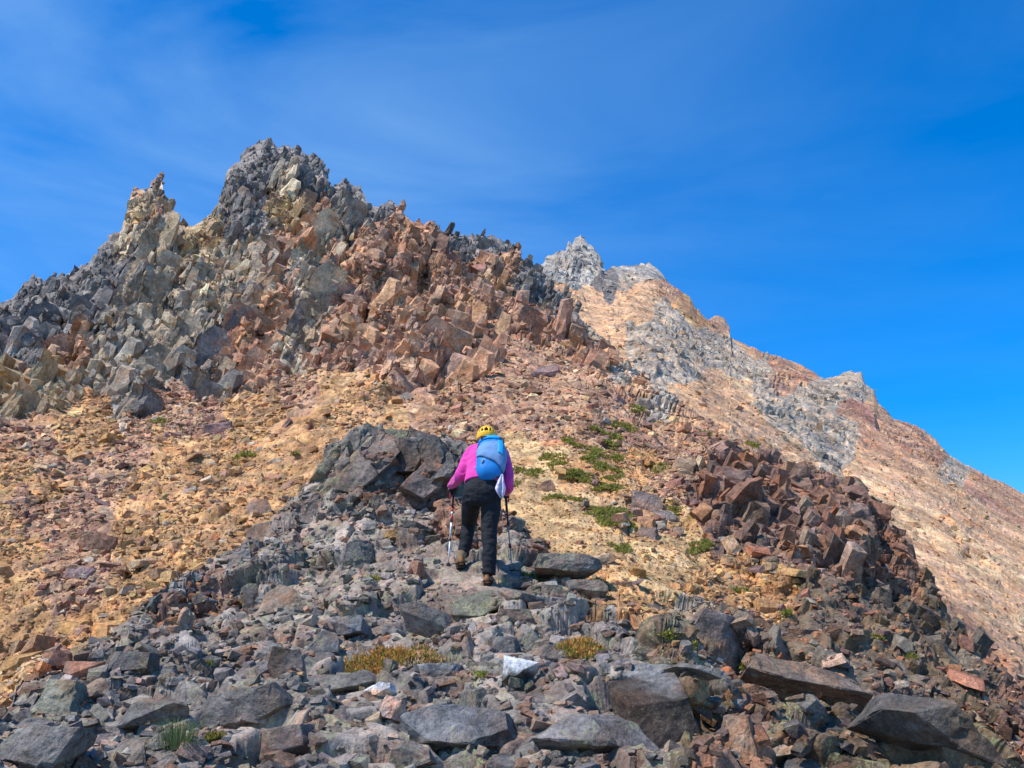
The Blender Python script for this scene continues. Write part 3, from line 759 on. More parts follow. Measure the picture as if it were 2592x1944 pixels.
# ------------------------------------------------------------------ reading the ground
bpy.context.view_layer.update()
def ground(u, v, objs=None):
    """where the line of sight through u, v meets the terrain: (point, normal)"""
    x, z = rays(u, v)
    d = Vector((float(x), 1.0, float(z))).normalized()
    best = None
    for o in (objs or (ridge, mountain, far)):
        ok, loc, nor, _ = o.ray_cast(Vector((0, 0, 0)), d, distance=400)
        if ok and (best is None or loc.length < best[0].length): best = (loc.copy(), nor.copy())
    return best

# ------------------------------------------------------------------ separate rocks
def rock_mesh(name, seed, dims, col, npts=13, box=0.85, rough=0.02, lich=0.0, mat=None, top_col=None, sub=True, top_t=-.05):
    bm = hull(npts, (.625, .625, .625), box, seed, True)
    for v in bm.verts: v.co = Vector((v.co.x * dims[0], v.co.y * dims[1], v.co.z * dims[2]))
    m = max(dims)
    bmesh.ops.bevel(bm, geom=bm.edges[:], offset=m * 0.010, segments=1, affect='EDGES', clamp_overlap=True)
    bmesh.ops.triangulate(bm, faces=bm.faces)
    if sub:
        for _ in range(3):
            long = [e for e in bm.edges if e.calc_length() > m * 0.085]
            if long: bmesh.ops.subdivide_edges(bm, edges=long, cuts=1)
            bmesh.ops.triangulate(bm, faces=bm.faces)
    bm.verts.index_update(); bm.normal_update()
    P = np.array([v.co[:] for v in bm.verts], np.float32); N = np.array([v.normal[:] for v in bm.verts], np.float32)
    q = P / m * 3 + seed * 1.37
    cc = cells(q * 1.15, seed % 50)[0]
    P = P + N * (fbm(q, seed, 3) * m * rough * 1.2 + cc * m * rough * .55 + vnoise(q * 7, seed + 4) * m * rough * .45)[:, None]
    T = np.array([[v.index for v in f.verts] for f in bm.faces], np.int32)
    bm.free()
    c = np.array(col, float)[None] * (1 + 0.5 * fbm(q * .8 + 5, seed + 8, 4))[:, None]
    st_ = np.clip(fbm(q * .55 + 11, seed + 12, 3) * 2.2, 0, .6)[:, None]
    c = c * (1 - st_) + c * np.array([[1.45, 1.0, .72]]) * st_
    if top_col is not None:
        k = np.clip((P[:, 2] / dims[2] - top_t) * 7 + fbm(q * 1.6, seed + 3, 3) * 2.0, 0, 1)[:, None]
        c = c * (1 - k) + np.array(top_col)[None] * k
    return mesh_from(name, P, None, T, mat or M_STONE, np.clip(c, .02, .85), np.full(len(P), lich))

GREY = (.20, .178, .158); DGREY = (.135, .121, .11); BLUEG = (.165, .163, .157); BROWN = (.235, .155, .12); RUST = (.34, .19, .12); TAN = (.47, .33, .2); CREAM = (.55, .46, .36); WHITE = (.75, .74, .72); PURP = (.25, .165, .15); OLIVE = (.2, .185, .135)
def place_rock(name, cat, label, u, v, w, h, col, seed, flat=0.7, roll=0.0, yaw=0.0, pitch=-12, lich=.6, npts=13, box=.85, sink=.40, group=None, top_col=None, objs=None, top_t=-.05):
    """rock whose visible outline is about w by h (photo display pixels) with its middle near u, v"""
    if w > 120 and v > 1400: h *= .82
    u, v, w, h = u * S, v * S, w * S, h * S
    g = ground(u, v + h * .28, objs)
    if g is None: return None
    loc, nor = g
    dist = loc.y * cp + loc.z * sp
    wm = w * dist / F; hm = h * dist / F
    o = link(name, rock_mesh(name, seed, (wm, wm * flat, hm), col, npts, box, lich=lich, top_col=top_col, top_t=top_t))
    o.rotation_euler = (math.radians(pitch), math.radians(-roll), math.radians(yaw))
    o.location = loc + Vector((0, .12 * wm, hm * (.5 - sink)))
    tag(o, label, cat, group)
    return o

R_ = place_rock
R_('white_rock', 'rock', 'bright white topped rock sitting on the grey bedrock below the hiker', 1125, 1462, 84, 62, GREY, 3, flat=.8, top_col=WHITE, lich=0, sink=.0, top_t=-.2)
R_('white_stone', 'stone', 'small flat white stone lying at the foot of the large heather', 815, 1500, 78, 34, CREAM, 4, top_col=WHITE, lich=0, sink=.0, top_t=-.2)
R_('cream_stone', 'stone', 'cream and rust wedge shaped stone below the flat white stone', 850, 1542, 70, 48, (.5, .36, .28), 5, roll=-12, lich=0, sink=.05)
R_('rock_slab', 'slab', 'long grey slab tilted down to the right above the heather', 932, 1362, 160, 62, GREY, 6, flat=.55, roll=-22, sink=.05, lich=.3)
R_('rock_slab', 'slab', 'broad grey green slab propped over a dark gap right of the hiker', 1228, 1240, 150, 52, BLUEG, 7, flat=.7, roll=3, sink=-.12, lich=.7)
R_('rock', 'rock', 'rounded grey rock tucked under the propped slab', 1268, 1276, 90, 42, GREY, 8, sink=.2)
R_('rock', 'rock', 'small grey block holding up the left of the propped slab', 1208, 1285, 46, 44, DGREY, 9)
R_('rock_wedge', 'rock', 'dark green grey wedge with a lit top just below the hiker', 1030, 1300, 130, 66, OLIVE, 10, roll=12, lich=.9)
R_('rock_block', 'rock', 'upright dark block spotted with lichen left of the hiker', 772, 1195, 72, 96, DGREY, 12, flat=.8, lich=1.0)
R_('rock_block', 'rock', 'squat block with orange and yellow lichen left of the trodden ledge', 610, 1285, 120, 84, (.30, .22, .16), 13, lich=1.0)
R_('rock_block', 'rock', 'dark upright wedge leaning against the orange lichen block', 540, 1280, 62, 74, DGREY, 14, roll=10)
R_('rock_block', 'rock', 'dark square block with a lichen speckled top left of the heather', 615, 1425, 100, 92, DGREY, 15, lich=.5)
R_('boulder', 'boulder', 'dark rounded boulder at the ridge edge beside the orange scree', 268, 1425, 130, 76, DGREY, 16, lich=.5)
R_('boulder', 'boulder', 'large lichen patched grey boulder at the ridge edge near the left border', 110, 1505, 165, 120, OLIVE, 17, lich=1.0)
R_('rock', 'rock', 'reddish flat topped rock resting above the lichen patched boulder', 172, 1452, 120, 60, BROWN, 18, lich=.2)
R_('boulder', 'boulder', 'grey boulder with a dark undercut right side in the left rubble', 335, 1528, 150, 96, GREY, 19, lich=.4)
R_('boulder', 'boulder', 'big grey brown boulder filling the lower left corner', 90, 1612, 200, 130, GREY, 20, lich=.5)
R_('rock', 'rock', 'tan sided square block wedged at the bottom between two boulders', 288, 1622, 70, 76, (.28, .22, .17), 22, lich=0)
R_('rock_slab', 'slab', 'broad grey slab with a long dark lower edge left of the white stone', 520, 1520, 230, 110, GREY, 23, lich=.3, flat=.6, roll=8)
R_('boulder', 'boulder', 'reddish brown jointed boulder at the bottom left of centre', 640, 1600, 200, 120, (.235, .175, .15), 24, lich=.5)
R_('boulder', 'boulder', 'huge block with a dark brown face and painted shade in the bottom right', 1436, 1562, 205, 185, (.075, .056, .043), 25, flat=.9, lich=.12, npts=9, box=.95, pitch=15, top_col=(.24, .22, .20), sink=.1, yaw=22, top_t=.33)  # shade is put into the face colour, on top of its own dark brown
R_('rock_slab', 'slab', 'thin grey slab with a long black shadow beneath it right of the yellow heather', 1505, 1456, 130, 32, GREY, 26, flat=.6, roll=-16, sink=-.05, lich=.2)
R_('rock', 'rock', 'dark grey rock with a flat lit top below the wedge', 1120, 1332, 100, 50, DGREY, 27)
R_('rock', 'rock', 'pointed grey rock with an orange side left of the yellow heather', 1190, 1412, 116, 56, (.25, .2, .16), 28, roll=6, lich=.3)
R_('rock', 'rock', 'dark rock with a speckled top between the two heathers', 1092, 1396, 78, 56, DGREY, 29, lich=.5)
R_('rock_slab', 'slab', 'grey lichen slab leaning at the lower left of the large heather', 742, 1468, 160, 66, GREY, 30, lich=.6, roll=10)
R_('rock', 'rock', 'grey block with one white corner right of the large heather', 945, 1452, 110, 48, GREY, 31, top_col=(.34, .33, .33))
R_('rock_slab', 'slab', 'pale grey slab half way between the lichen block and the long tilted slab', 730, 1352, 130, 50, (.22, .215, .21), 32, roll=6)
R_('rock', 'rock', 'blue grey triangular rock left of the long tilted slab', 690, 1380, 90, 54, BLUEG, 33)
R_('bedrock_slab', 'slab', 'broad mottled bedrock slab along the bottom right of centre', 1270, 1580, 330, 150, (.22, .195, .18), 34, lich=.7, flat=.9, npts=16, sink=.42)
R_('bedrock_slab', 'slab', 'wide dark grey bedrock hump below the cream stone', 1000, 1570, 300, 120, (.18, .172, .17), 35, lich=.4, flat=.8, npts=16, sink=.4)
R_('bedrock_slab', 'slab', 'flat topped bedrock shelf above the huge dark faced block', 1420, 1478, 250, 76, (.22, .205, .19), 36, lich=.7, flat=.8, npts=14, sink=.3, roll=-4)
R_('boulder', 'boulder', 'grey boulder perched on the pale gully right of the hiker', 1400, 1080, 66, 72, (.24, .19, .165), 37, lich=0)
R_('rock', 'rock', 'smaller brown rock just below the perched grey boulder', 1402, 1146, 52, 46, BROWN, 38, lich=0)
R_('rock', 'rock', 'round topped rust rock at the upper edge of the pale gully', 1180, 1048, 44, 42, RUST, 39, lich=0)
R_('bedrock_slab', 'slab', 'smooth sloping grey slab on the right flank below the brown rib', 1560, 1375, 190, 140, (.25, .2, .17), 40, flat=.8, roll=-34, lich=.2, npts=10, sink=.3)
R_('bedrock_slab', 'slab', 'long brown grey slab with a square end low on the right flank', 1740, 1480, 290, 110, (.19, .16, .135), 41, flat=.6, roll=-14, lich=.3, npts=12, sink=.3)
R_('bedrock_slab', 'slab', 'dark slab beside the right border near the bottom', 2020, 1560, 300, 120, (.15, .13, .11), 42, flat=.6, roll=-20, lich=.2, npts=12, sink=.3)
R_('rock', 'rock', 'pale cream stone on the rubble at the bottom right', 1690, 1608, 84, 44, (.42, .38, .3), 43, lich=0)
R_('rock', 'rock', 'blue grey flat stone by the bottom edge below the cream stone of the right flank', 1735, 1640, 90, 40, BLUEG, 44, lich=.2)
R_('rock', 'rock', 'rust sided upright block right of the huge dark faced block', 1600, 1580, 100, 110, (.26, .17, .11), 45, lich=.2, box=.95)
R_('boulder', 'boulder', 'rust coloured boulder at the foot of the grey crag', 327, 870, 66, 40, RUST, 46, lich=0)
R_('boulder', 'boulder', 'whitish boulder beside the rust boulder at the foot of the crag', 258, 878, 44, 26, (.42, .41, .39), 47, lich=0, sink=.45)
R_('rock', 'rock', 'dark purple rock with a shadowed hollow on the upper orange slope', 472, 926, 62, 36, PURP, 48, lich=0)
R_('rock', 'rock', 'dark brown boulder below the cliff at the head of the talus', 1180, 800, 66, 38, PURP, 49, lich=0)
R_('rock', 'rock', 'single pink stone on the orange slope left of the outcrop', 480, 1022, 18, 16, (.5, .33, .31), 50, lich=0)
R_('rock', 'rock', 'angular rust block half buried in the left orange slope', 210, 1170, 80, 56, RUST, 51, lich=0)
R_('rock', 'rock', 'purple rust slab in the middle of the left orange slope', 160, 1240, 90, 56, PURP, 52, lich=0)
R_('rock', 'rock', 'leaning brown fin on the scree left of the outcrop', 555, 1092, 62, 66, (.24, .17, .13), 53, flat=.4, roll=30, lich=0)
R_('rock', 'rock', 'second brown fin standing just below the leaning one', 560, 1150, 84, 66, (.26, .19, .14), 54, flat=.4, roll=24, lich=0)
R_('rock', 'rock', 'ochre flat stone among the dark rubble below the outcrop', 852, 1150, 50, 26, (.46, .28, .1), 55, lich=0)

# the dark outcrop on the ridge: leaning slabs that stand together
oc = bpy.data.objects.new('rock_outcrop', None); COL.objects.link(oc)
g0 = ground(400, 520, (ridge,))[0]
oc.location = g0
tag(oc, 'dark jointed outcrop with a lichen covered left slab beside the hiker', 'outcrop')
OUT = [(742, 1035, 200, 230, OLIVE, 30, 1.0), (800, 1000, 170, 200, (.21, .165, .135), 24, .25), (700, 1065, 130, 170, OLIVE, 33, 1.0), (850, 1030, 120, 190, GREY, 20, .2), (885, 985, 130, 110, DGREY, 4, .1), (935, 985, 130, 110, DGREY, -6, .2),
       (960, 1010, 100, 90, DGREY, 6, .2), (915, 1040, 150, 110, (.23, .175, .15), 30, .1), (835, 1070, 130, 110, (.2, .17, .145), 28, .1), (880, 1085, 120, 100, BROWN, 26, 0), (780, 1100, 140, 100, (.2, .17, .14), 31, .2), (800, 945, 120, 56, DGREY, 12, .5),
       (850, 955, 110, 60, OLIVE, 8, .9), (950, 1075, 120, 90, (.24, .18, .15), 26, .1), (650, 1095, 90, 90, (.24, .18, .15), 30, 0), (905, 945, 90, 40, DGREY, 4, .2), (770, 990, 90, 150, (.2, .17, .14), 28, .6), (820, 1040, 80, 150, DGREY, 22, .1), (865, 975, 80, 110, DGREY, 8, 0), (955, 965, 80, 80, DGREY, -4, .1), (720, 1000, 90, 130, OLIVE, 34, 1.0), (930, 1060, 90, 110, (.22, .165, .14), 24, 0), (800, 1100, 90, 100, BROWN, 30, .1), (680, 1110, 80, 90, (.22, .17, .14), 32, .1)]
for k, (u, v, w, h, c, roll, li) in enumerate(OUT):
    gg = ground(u * S, v * S, (ridge,))
    if gg is None or gg[0].y > 16: gg = (Vector(pt(u * S, v * S, 12.6)), None)
    loc = gg[0]
    dist = loc.y * cp + loc.z * sp
    wm = w * S * dist / F; hm = h * S * dist / F
    o = link('slab', rock_mesh('slab', 400 + k, (wm * .52, wm * .5, hm * 1.02), np.array(c) * .92, 11, .92, lich=li, rough=.035), oc)
    o.location = loc + Vector((0, .18 * wm, 0)) - g0
    o.rotation_euler = (math.radians(-20 - (k * 37 % 7)), math.radians(roll), math.radians((k * 53 % 15) - 7))

# loose rocks one can tell apart, by place
def zone(u, v):
    u, v = u / S, v / S
    if v > 1300:
        if u < 420: return 'in the rubble of the lower left ridge edge'
        if u < 760: return 'in the grey rubble left of the large heather'
        if u < 1100: return 'in the grey rubble between the heather and the hiker'
        if u < 1420: return 'in the rubble around the yellow heather'
        return 'on the brown flank at the lower right'
    if u < 700: return 'on the dark ridge shoulder left of the lichen block'
    if u < 960: return 'in the dark rubble between outcrop and hiker'
    if u < 1180: return 'beside the trail just right of the hiker'
    return 'along the right edge of the ridge'
r4 = np.random.default_rng(77)
manual = [(o.location.copy(), max(o.dimensions) * .5) for o in COL.objects if o.get('category') in ('rock', 'slab', 'boulder', 'stone')]
COLN = [('grey', GREY, .36), ('dark grey', DGREY, .22), ('blue grey', BLUEG, .14), ('brown', BROWN, .16), ('rust tinted', RUST, .07), ('pale', (.33, .29, .25), .05)]
protos = {}
def scatter_rocks(I, wts, count, med, sig, lo, hi, zone_f, palette, name_by, lich, seedbase, rr, tilt=.28, clash=.55, objs=None):
    idx = pick(I, count * 6, wts, rr, .5)
    done = 0; placed = []
    for i in idx:
        if done >= count: break
        u, v = I['u'][i], I['v'][i]
        if not (-15 < u < 1040 and v < 790) or not keep_off(I, np.array([i]))[0]: continue
        p = Vector(I['P'][i]); sz = float(np.clip(math.exp(rr.normal(math.log(med), sig)), lo, hi))
        if any((p - q).length < (sz * .5 + s) * (clash if len(placed) and n_ >= len(manual) else .85) for n_, (q, s) in enumerate(manual + placed)): continue
        k = int(rr.choice(len(palette), p=np.array([c[2] for c in palette]) / sum(c[2] for c in palette)))
        cname, c, _ = palette[k]
        fl = rr.choice(3, p=(.62, .26, .12))
        dims = ((1, .75, .24), (1, .7, .42), (1, .8, .62))[fl]; shape = ('slab', 'wedge', 'block')[fl]
        key = (cname, shape, int(rr.integers(0, 4)))
        if key not in protos:
            protos[key] = rock_mesh('loose_rock', seedbase + len(protos) * 7, dims, np.array(c) * rr.uniform(.85, 1.15), 10 + len(protos) % 4, .88, rough=.016, lich=lich * (cname != 'pale'))
        o = link('loose_rock', protos[key])
        fr = rotmats(1, (I['n'][i] * .45 + np.array([0, 0, .55]))[None], tilt, rr)[0]
        o.rotation_euler = Matrix(fr.tolist()).to_euler()
        o.scale = Vector((1, rr.uniform(.75, 1.25), rr.uniform(.8, 1.3))) * sz
        o.location = p + Vector(I['n'][i]) * sz * dims[2] * .05
        z = zone_f(u, v)
        tag(o, f'{cname} {shape} {z}', 'rock', f'{cname} {shape}s {z}')
        placed.append((p, sz * .5)); done += 1
    manual.extend(placed)
w1 = reg_w(I1, {'F': 1, 'B': 1, 'D': .15, 'O': .4, 'K': .8}) * (I1['v'] > 500)
scatter_rocks(I1, w1, 225, .165, .42, .085, .38, zone, COLN, None, .6, 700, r4, tilt=.17)
def zone2(u, v):
    u, v = u / S, v / S
    if u < 620: return 'on the orange slope left of the ridge' if v > 960 else 'high on the orange slope below the crag'
    if u < 1150: return 'on the talus fan above the outcrop'
    if u < 1480: return 'on the pale gully right of the hiker'
    return 'on the rubble of the brown rib to the right'
COLT = [('rust', RUST, .34), ('tan', TAN, .26), ('purple brown', PURP, .26), ('grey brown', (.3, .24, .19), .14)]
w2 = reg_w(I2, {'O': 1, 'U': 1, 'T': .8, 'B': .6, 'K': .5, 'A': .3}) * (I2['v'] > 385) * (I2['v'] < 700)
I2f = dict(I2)
scatter_rocks(I2f, w2, 82, .27, .35, .16, .55, zone2, COLT, None, 0, 2000, r4, tilt=.35)

# ------------------------------------------------------------------ plants
def leaf_mat(name):
    m, t, b = new_mat(name)
    a = t.nodes.new('ShaderNodeAttribute'); a.attribute_name = 'Col'
    t.links.new(a.outputs['Color'], b.inputs['Base Color'])
    b.inputs['Roughness'].default_value = .6
    b.inputs['Specular IOR Level'].default_value = .2
    tr = t.nodes.new('ShaderNodeBsdfTranslucent'); mx = t.nodes.new('ShaderNodeMixShader'); mx.inputs[0].default_value = .4
    t.links.new(a.outputs['Color'], tr.inputs['Color'])
    t.links.new(b.outputs[0], mx.inputs[1]); t.links.new(tr.outputs[0], mx.inputs[2])
    t.links.new(mx.outputs[0], t.nodes['Material Output'].inputs['Surface'])
    return m
M_LEAF = leaf_mat('alpine_leaf')
GREENS = [(.20, .24, .04), (.28, .30, .05), (.36, .34, .07), (.14, .17, .04), (.38, .29, .08), (.30, .22, .10)]
HEATH = [(.17, .21, .04), (.24, .26, .05), (.60, .32, .06), (.50, .20, .06), (.30, .26, .07), (.12, .10, .04)]
def cushion(name, label, cat, u, v, w, h, cols, seed, group=None, tall=.5, leaf=.02, dens=1.0, upright=.3, tips=None, objs=None):
    """a patch of leaves spread over the ground around u, v, w by h display pixels"""
    r = np.random.default_rng(seed)
    u, v, w, h = u * S, v * S, w * S, h * S
    g = ground(u, v, objs)
    if g is None: return
    c0 = g[0]; dist = c0.y
    px = dist / F
    n = int(np.clip(w * h * 1.6 * dens, 80, 5200))
    k = max(5, int(w * h / 40))
    cen = []
    lump = max(.45 * math.sqrt(w * h / k) * 1.9, 2.4) * px * (1 + 1.0 * (tall > .55))
    for _ in range(k * 8):
        a = r.uniform(0, 2 * math.pi); q = math.sqrt(r.random())
        if len(cen) >= k: break
        gg = ground(u + .5 * w * q * math.cos(a), v + .5 * h * q * math.sin(a), objs)
        if gg and (gg[0] - c0).length < 3.2 * w * px + .3 and (not cen or min((gg[0] - Vector(e[0])).length for e in cen) < 2.0 * lump): cen.append((gg[0], 1 - .6 * q))
    if not cen: cen = [(c0, 1)]
    V = np.empty((n, 4, 3)); C = np.empty((n, 3))
    for i in range(n):
        p, q = cen[r.integers(len(cen))]
        d = r.normal(size=3); d /= np.linalg.norm(d); d[2] = abs(d[2]) * tall * 2
        rad = lump * (r.random() ** .45)
        base = np.array(p) + d * rad * np.array([1, 1, q])
        L_ = leaf * dist / 9 * r.uniform(.6, 1.4) * (1.0 if dist < 9 else 1.15)
        dr = d * (1 - upright) + np.array([0, 0, upright]) + r.normal(size=3) * .4
        dr /= np.linalg.norm(dr); sdv = np.cross(dr, r.normal(size=3)); sdv /= np.linalg.norm(sdv)
        wd = L_ * .32
        V[i] = [base - sdv * wd * .4, base + sdv * wd * .4 + dr * L_ * .1, base + dr * L_ + sdv * wd * .2, base + dr * L_ * .6 - sdv * wd]
        hgt = d[2] * rad / (lump + 1e-6)
        if tips and r.random() < tips * (.4 + hgt): C[i] = cols[2 + r.integers(0, 2)]
        else:
            cc = [cols[0], cols[1], cols[4], cols[-1]] if tips else cols
            C[i] = cc[r.integers(0, len(cc))]
        C[i] *= r.uniform(.85, 1.5)
    c0 = np.array(c0)
    me = mesh_from(name, (V - c0).reshape(-1, 3), np.arange(n * 4).reshape(-1, 4), None, M_LEAF, np.repeat(np.clip(C, 0.01, .7), 4, 0))
    o = link(name, me, None, c0)
    tag(o, label, cat, group)
    return o
cushion('heather', 'large heather cushion with orange tips among the grey foreground rocks', 'heather', 848, 1440, 200, 100, HEATH, 1, tall=.62, leaf=.026, dens=1.25, upright=.7, tips=.62)
cushion('heather', 'yellow orange heather tuft between rocks right of centre', 'heather', 1268, 1398, 110, 60, HEATH, 2, tall=.6, leaf=.026, dens=1.4, upright=.7, tips=.6)
cushion('alpine_plant', 'reddish green sprig beside the grass tuft at the lower left', 'plant', 445, 1592, 60, 40, HEATH, 3, leaf=.034, upright=.6, tips=.2)
gl = 'green alpine cushion growing on the gully slope right of the hiker'
gg_ = 'green cushions on the gully slope'
CUSH = [(1335, 930, 50, 22, 'bright'), (1290, 934, 34, 18, ''), (1252, 950, 40, 22, ''), (1296, 968, 44, 22, ''), (1275, 1003, 26, 20, ''), (1310, 1018, 46, 22, ''), (1195, 997, 46, 20, ''), (1250, 1040, 44, 26, ''), (1160, 1020, 30, 14, ''), (1330, 1030, 34, 18, ''), (1338, 988, 30, 16, ''),
        (1420, 1017, 40, 20, ''), (1308, 1095, 52, 50, ''), (1340, 1150, 40, 60, ''), (1370, 1130, 24, 24, ''), (1450, 1102, 24, 20, ''), (1512, 1192, 34, 46, ''), (1375, 886, 26, 12, ''), (1500, 945, 44, 12, ''), (1180, 1075, 40, 12, ''), (1120, 1012, 22, 14, ''), (1240, 1082, 30, 10, ''), (1105, 1045, 22, 12, ''), (1630, 960, 26, 10, ''), (1300, 1060, 50, 30, ''), (1325, 1110, 44, 40, ''), (1345, 1175, 40, 30, ''), (1285, 985, 40, 24, ''), (1345, 945, 40, 18, ''), (1260, 1025, 40, 20, ''), (1210, 1010, 34, 14, '')]
for k, (u, v, w, h, t) in enumerate(CUSH):
    side = 'upper' if v < 1000 else ('middle' if v < 1060 else 'lower')
    size = 'large' if w * h > 1500 else ('long thin' if w > 2.6 * h else ('small' if w * h < 700 else 'medium'))
    cushion('alpine_cushion', f'{size} green alpine cushion on the {side} gully slope right of the hiker', 'plant', u, v, w * 1.5, h * 1.6, GREENS, 10 + k, group=f'{size} green cushions on the {side} gully slope', tall=.3, leaf=.02, upright=.3, dens=1.25)
for k, (u, v, w, h, lab) in enumerate([
        (525, 988, 42, 18, 'yellow green tuft on the orange slope below the crag'), (345, 910, 30, 14, 'small tuft high on the orange slope by the rust boulder'), (640, 985, 20, 10, 'tiny tuft beside the outcrop on the orange slope'),
        (480, 1436, 70, 16, 'low mossy strip in the grey rubble right of the dark boulder'), (1025, 1462, 60, 18, 'mossy patch left of the white topped rock'), (948, 1606, 40, 14, 'small moss pad on the bedrock hump at the bottom'),
        (1140, 1252, 70, 14, 'thin line of moss right of the hiker boots'), (1300, 1262, 34, 24, 'green tuft at the right end of the propped slab'), (1605, 1278, 46, 24, 'green tuft on the ledge under the brown rib'), (1590, 1284, 30, 24, 'darker tuft left of the ledge tuft under the brown rib'),
        (1700, 1325, 40, 14, 'tuft below the ledge on the right flank'), (1445, 1375, 50, 22, 'dark green tuft in the crack left of the smooth sloping slab'), (1500, 1395, 24, 18, 'small tuft under the smooth sloping slab'), (1610, 1440, 44, 14, 'tuft at the lower end of the smooth sloping slab'),
        (1890, 1385, 26, 26, 'tuft on the steep face near the right edge'), (890, 1325, 40, 12, 'moss fringe above the long tilted slab'), (800, 1255, 50, 12, 'moss at the foot of the upright lichen block'), (520, 1310, 20, 10, 'bright moss by the dark upright wedge'), (1980, 1420, 40, 16, 'tuft low on the right flank near the border'), (1720, 1275, 40, 12, 'tuft beneath the jointed brown blocks')]):
    cushion('moss_tuft', lab, 'plant', u, v, w, h, GREENS, 60 + k, tall=.4, leaf=.026, upright=.4, dens=1.1)
# grass tuft
r5 = np.random.default_rng(9)
gp = ground(383 * S, 1618 * S)[0]
V = []; C = []
for i in range(330):
    a = r5.uniform(0, 2 * math.pi); L_ = r5.uniform(.05, .17); b = np.array([math.cos(a), math.sin(a), 0]) * r5.uniform(0, .085) + np.array([r5.normal() * .02, r5.normal() * .02, 0])
    out_ = np.array([math.cos(a), math.sin(a), 0]); sv = np.array([-math.sin(a), math.cos(a), 0]) * .0016
    out_ = out_ * r5.uniform(.2, 1.5); p1 = b + out_ * L_ * .22 + np.array([0, 0, L_ * .6]); p2 = b + out_ * L_ * .62 + np.array([0, 0, L_ * .82])
    V += [b - sv, b + sv, p1 + sv * .8, p1 - sv * .8, p1 - sv * .8, p1 + sv * .8, p2 + sv * .2, p2 - sv * .2]
    c = np.array([(.10, .16, .05), (.16, .22, .08), (.3, .28, .15)][r5.choice(3, p=(.5, .3, .2))]); C += [c] * 8
tag(link('grass_tuft', mesh_from('grass_tuft', np.array(V), np.arange(len(V)).reshape(-1, 4), None, M_LEAF, np.array(C)), None, gp), 'green grass tuft between boulders at the lower left', 'grass')

# ------------------------------------------------------------------ the hiker
def hp(cx, cy): return 414.8 + cx * 0.10476, 418.8 + cy * 0.10476
gr = ground(*hp(690, 1598), (ridge,))[0]
gl_ = ground(*hp(440, 1440), (ridge,))[0]
Y0 = gr.y; YL = min(max(gl_.y - Y0, .25), .75)
def J(cx, cy, off): return Vector(pt(*hp(cx, cy), Y0 + off))
PX = 0.10476 * (Y0 * cp + 1.4 * sp) / F                      # metres per unit of the measuring frame
base = Vector((J(600, 1590, .15).x, Y0 + .15, gr.z))

M_PINK = plain('pink_fleece', (.68, .052, .33), .85, .1, .10, 14, sheen=.3, bump=.25, bump_scale=45)
M_BLACK = plain('black_softshell', (.018, .019, .023), .8, .2, .15, 9, bump=.3, bump_scale=30)
M_SKIN = plain('skin', (.52, .30, .22), .55, .3)
M_GLOVE = plain('black_glove', (.015, .015, .017), .7, .2)
M_HAIR = plain('brown_hair', (.12, .045, .025), .6, .3)
M_HELM = plain('yellow_helmet_shell', (.95, .52, .01), .38, .5)
M_FOAM = plain('dark_helmet_liner', (.02, .016, .014), .8, .1)
M_BLUE = plain('blue_pack_nylon', (.010, .21, .58), .55, .3, .10, 10, bump=.3, bump_scale=30)
M_LBLUE = plain('light_blue_pack_lid', (.012, .37, .84), .5, .35, .08, 12, bump=.3, bump_scale=30)
M_GBLUE = plain('grey_blue_mesh_pocket', (.15, .29, .50), .7, .2, .15, 14, bump=.35, bump_scale=24)
M_CYAN = plain('cyan_pack_panel', (.02, .38, .72), .5, .3, .12, 20)
M_WEB = plain('dark_webbing', (.03, .035, .06), .7, .2)
M_GREYW = plain('grey_webbing', (.28, .28, .3), .6, .3)
M_BOOT = plain('tan_boot_leather', (.22, .15, .085), .75, .2, .35, 30, bump=.4, bump_scale=60)
M_BOOT2 = plain('orange_boot_panel', (.36, .15, .06), .75, .2, .2, 30)
M_SOLE = plain('dark_boot_sole', (.03, .024, .018), .85, .2)
M_CLOTH = plain('lavender_print_cloth', (.62, .60, .78), .85, .1, .45, 26)
M_SILV = plain('silver_pole', (.75, .75, .77), .35, .5, metal=.3)
M_RED = plain('red_pole_section', (.55, .03, .03), .4, .4)
M_POLEB = plain('black_pole_section', (.02, .02, .022), .5, .4)
M_WHT = plain('white_mark', (.8, .8, .8), .5, .4)

def ring_tube(bm, pts, radii, ref=Vector((1, 0, 0)), seg=18, power=2.0):
    pts = [Vector(p) for p in pts]; rings = []
    for i, p in enumerate(pts):
        t = (pts[min(i + 1, len(pts) - 1)] - pts[max(i - 1, 0)]).normalized()
        a = (ref - t * ref.dot(t)).normalized(); b = t.cross(a)
        ra, rb = radii[i] if isinstance(radii[i], tuple) else (radii[i], radii[i])
        rg = []
        for k in range(seg):
            th = 2 * math.pi * k / seg; c, s_ = math.cos(th), math.sin(th)
            e = 2.0 / power
            rg.append(bm.verts.new(p + a * ra * math.copysign(abs(c) ** e, c) + b * rb * math.copysign(abs(s_) ** e, s_)))
        rings.append(rg)
    for i in range(len(rings) - 1):
        for k in range(seg):
            bm.faces.new((rings[i][k], rings[i][(k + 1) % seg], rings[i + 1][(k + 1) % seg], rings[i + 1][k]))
    bm.faces.new(rings[0][::-1]); bm.faces.new(rings[-1])

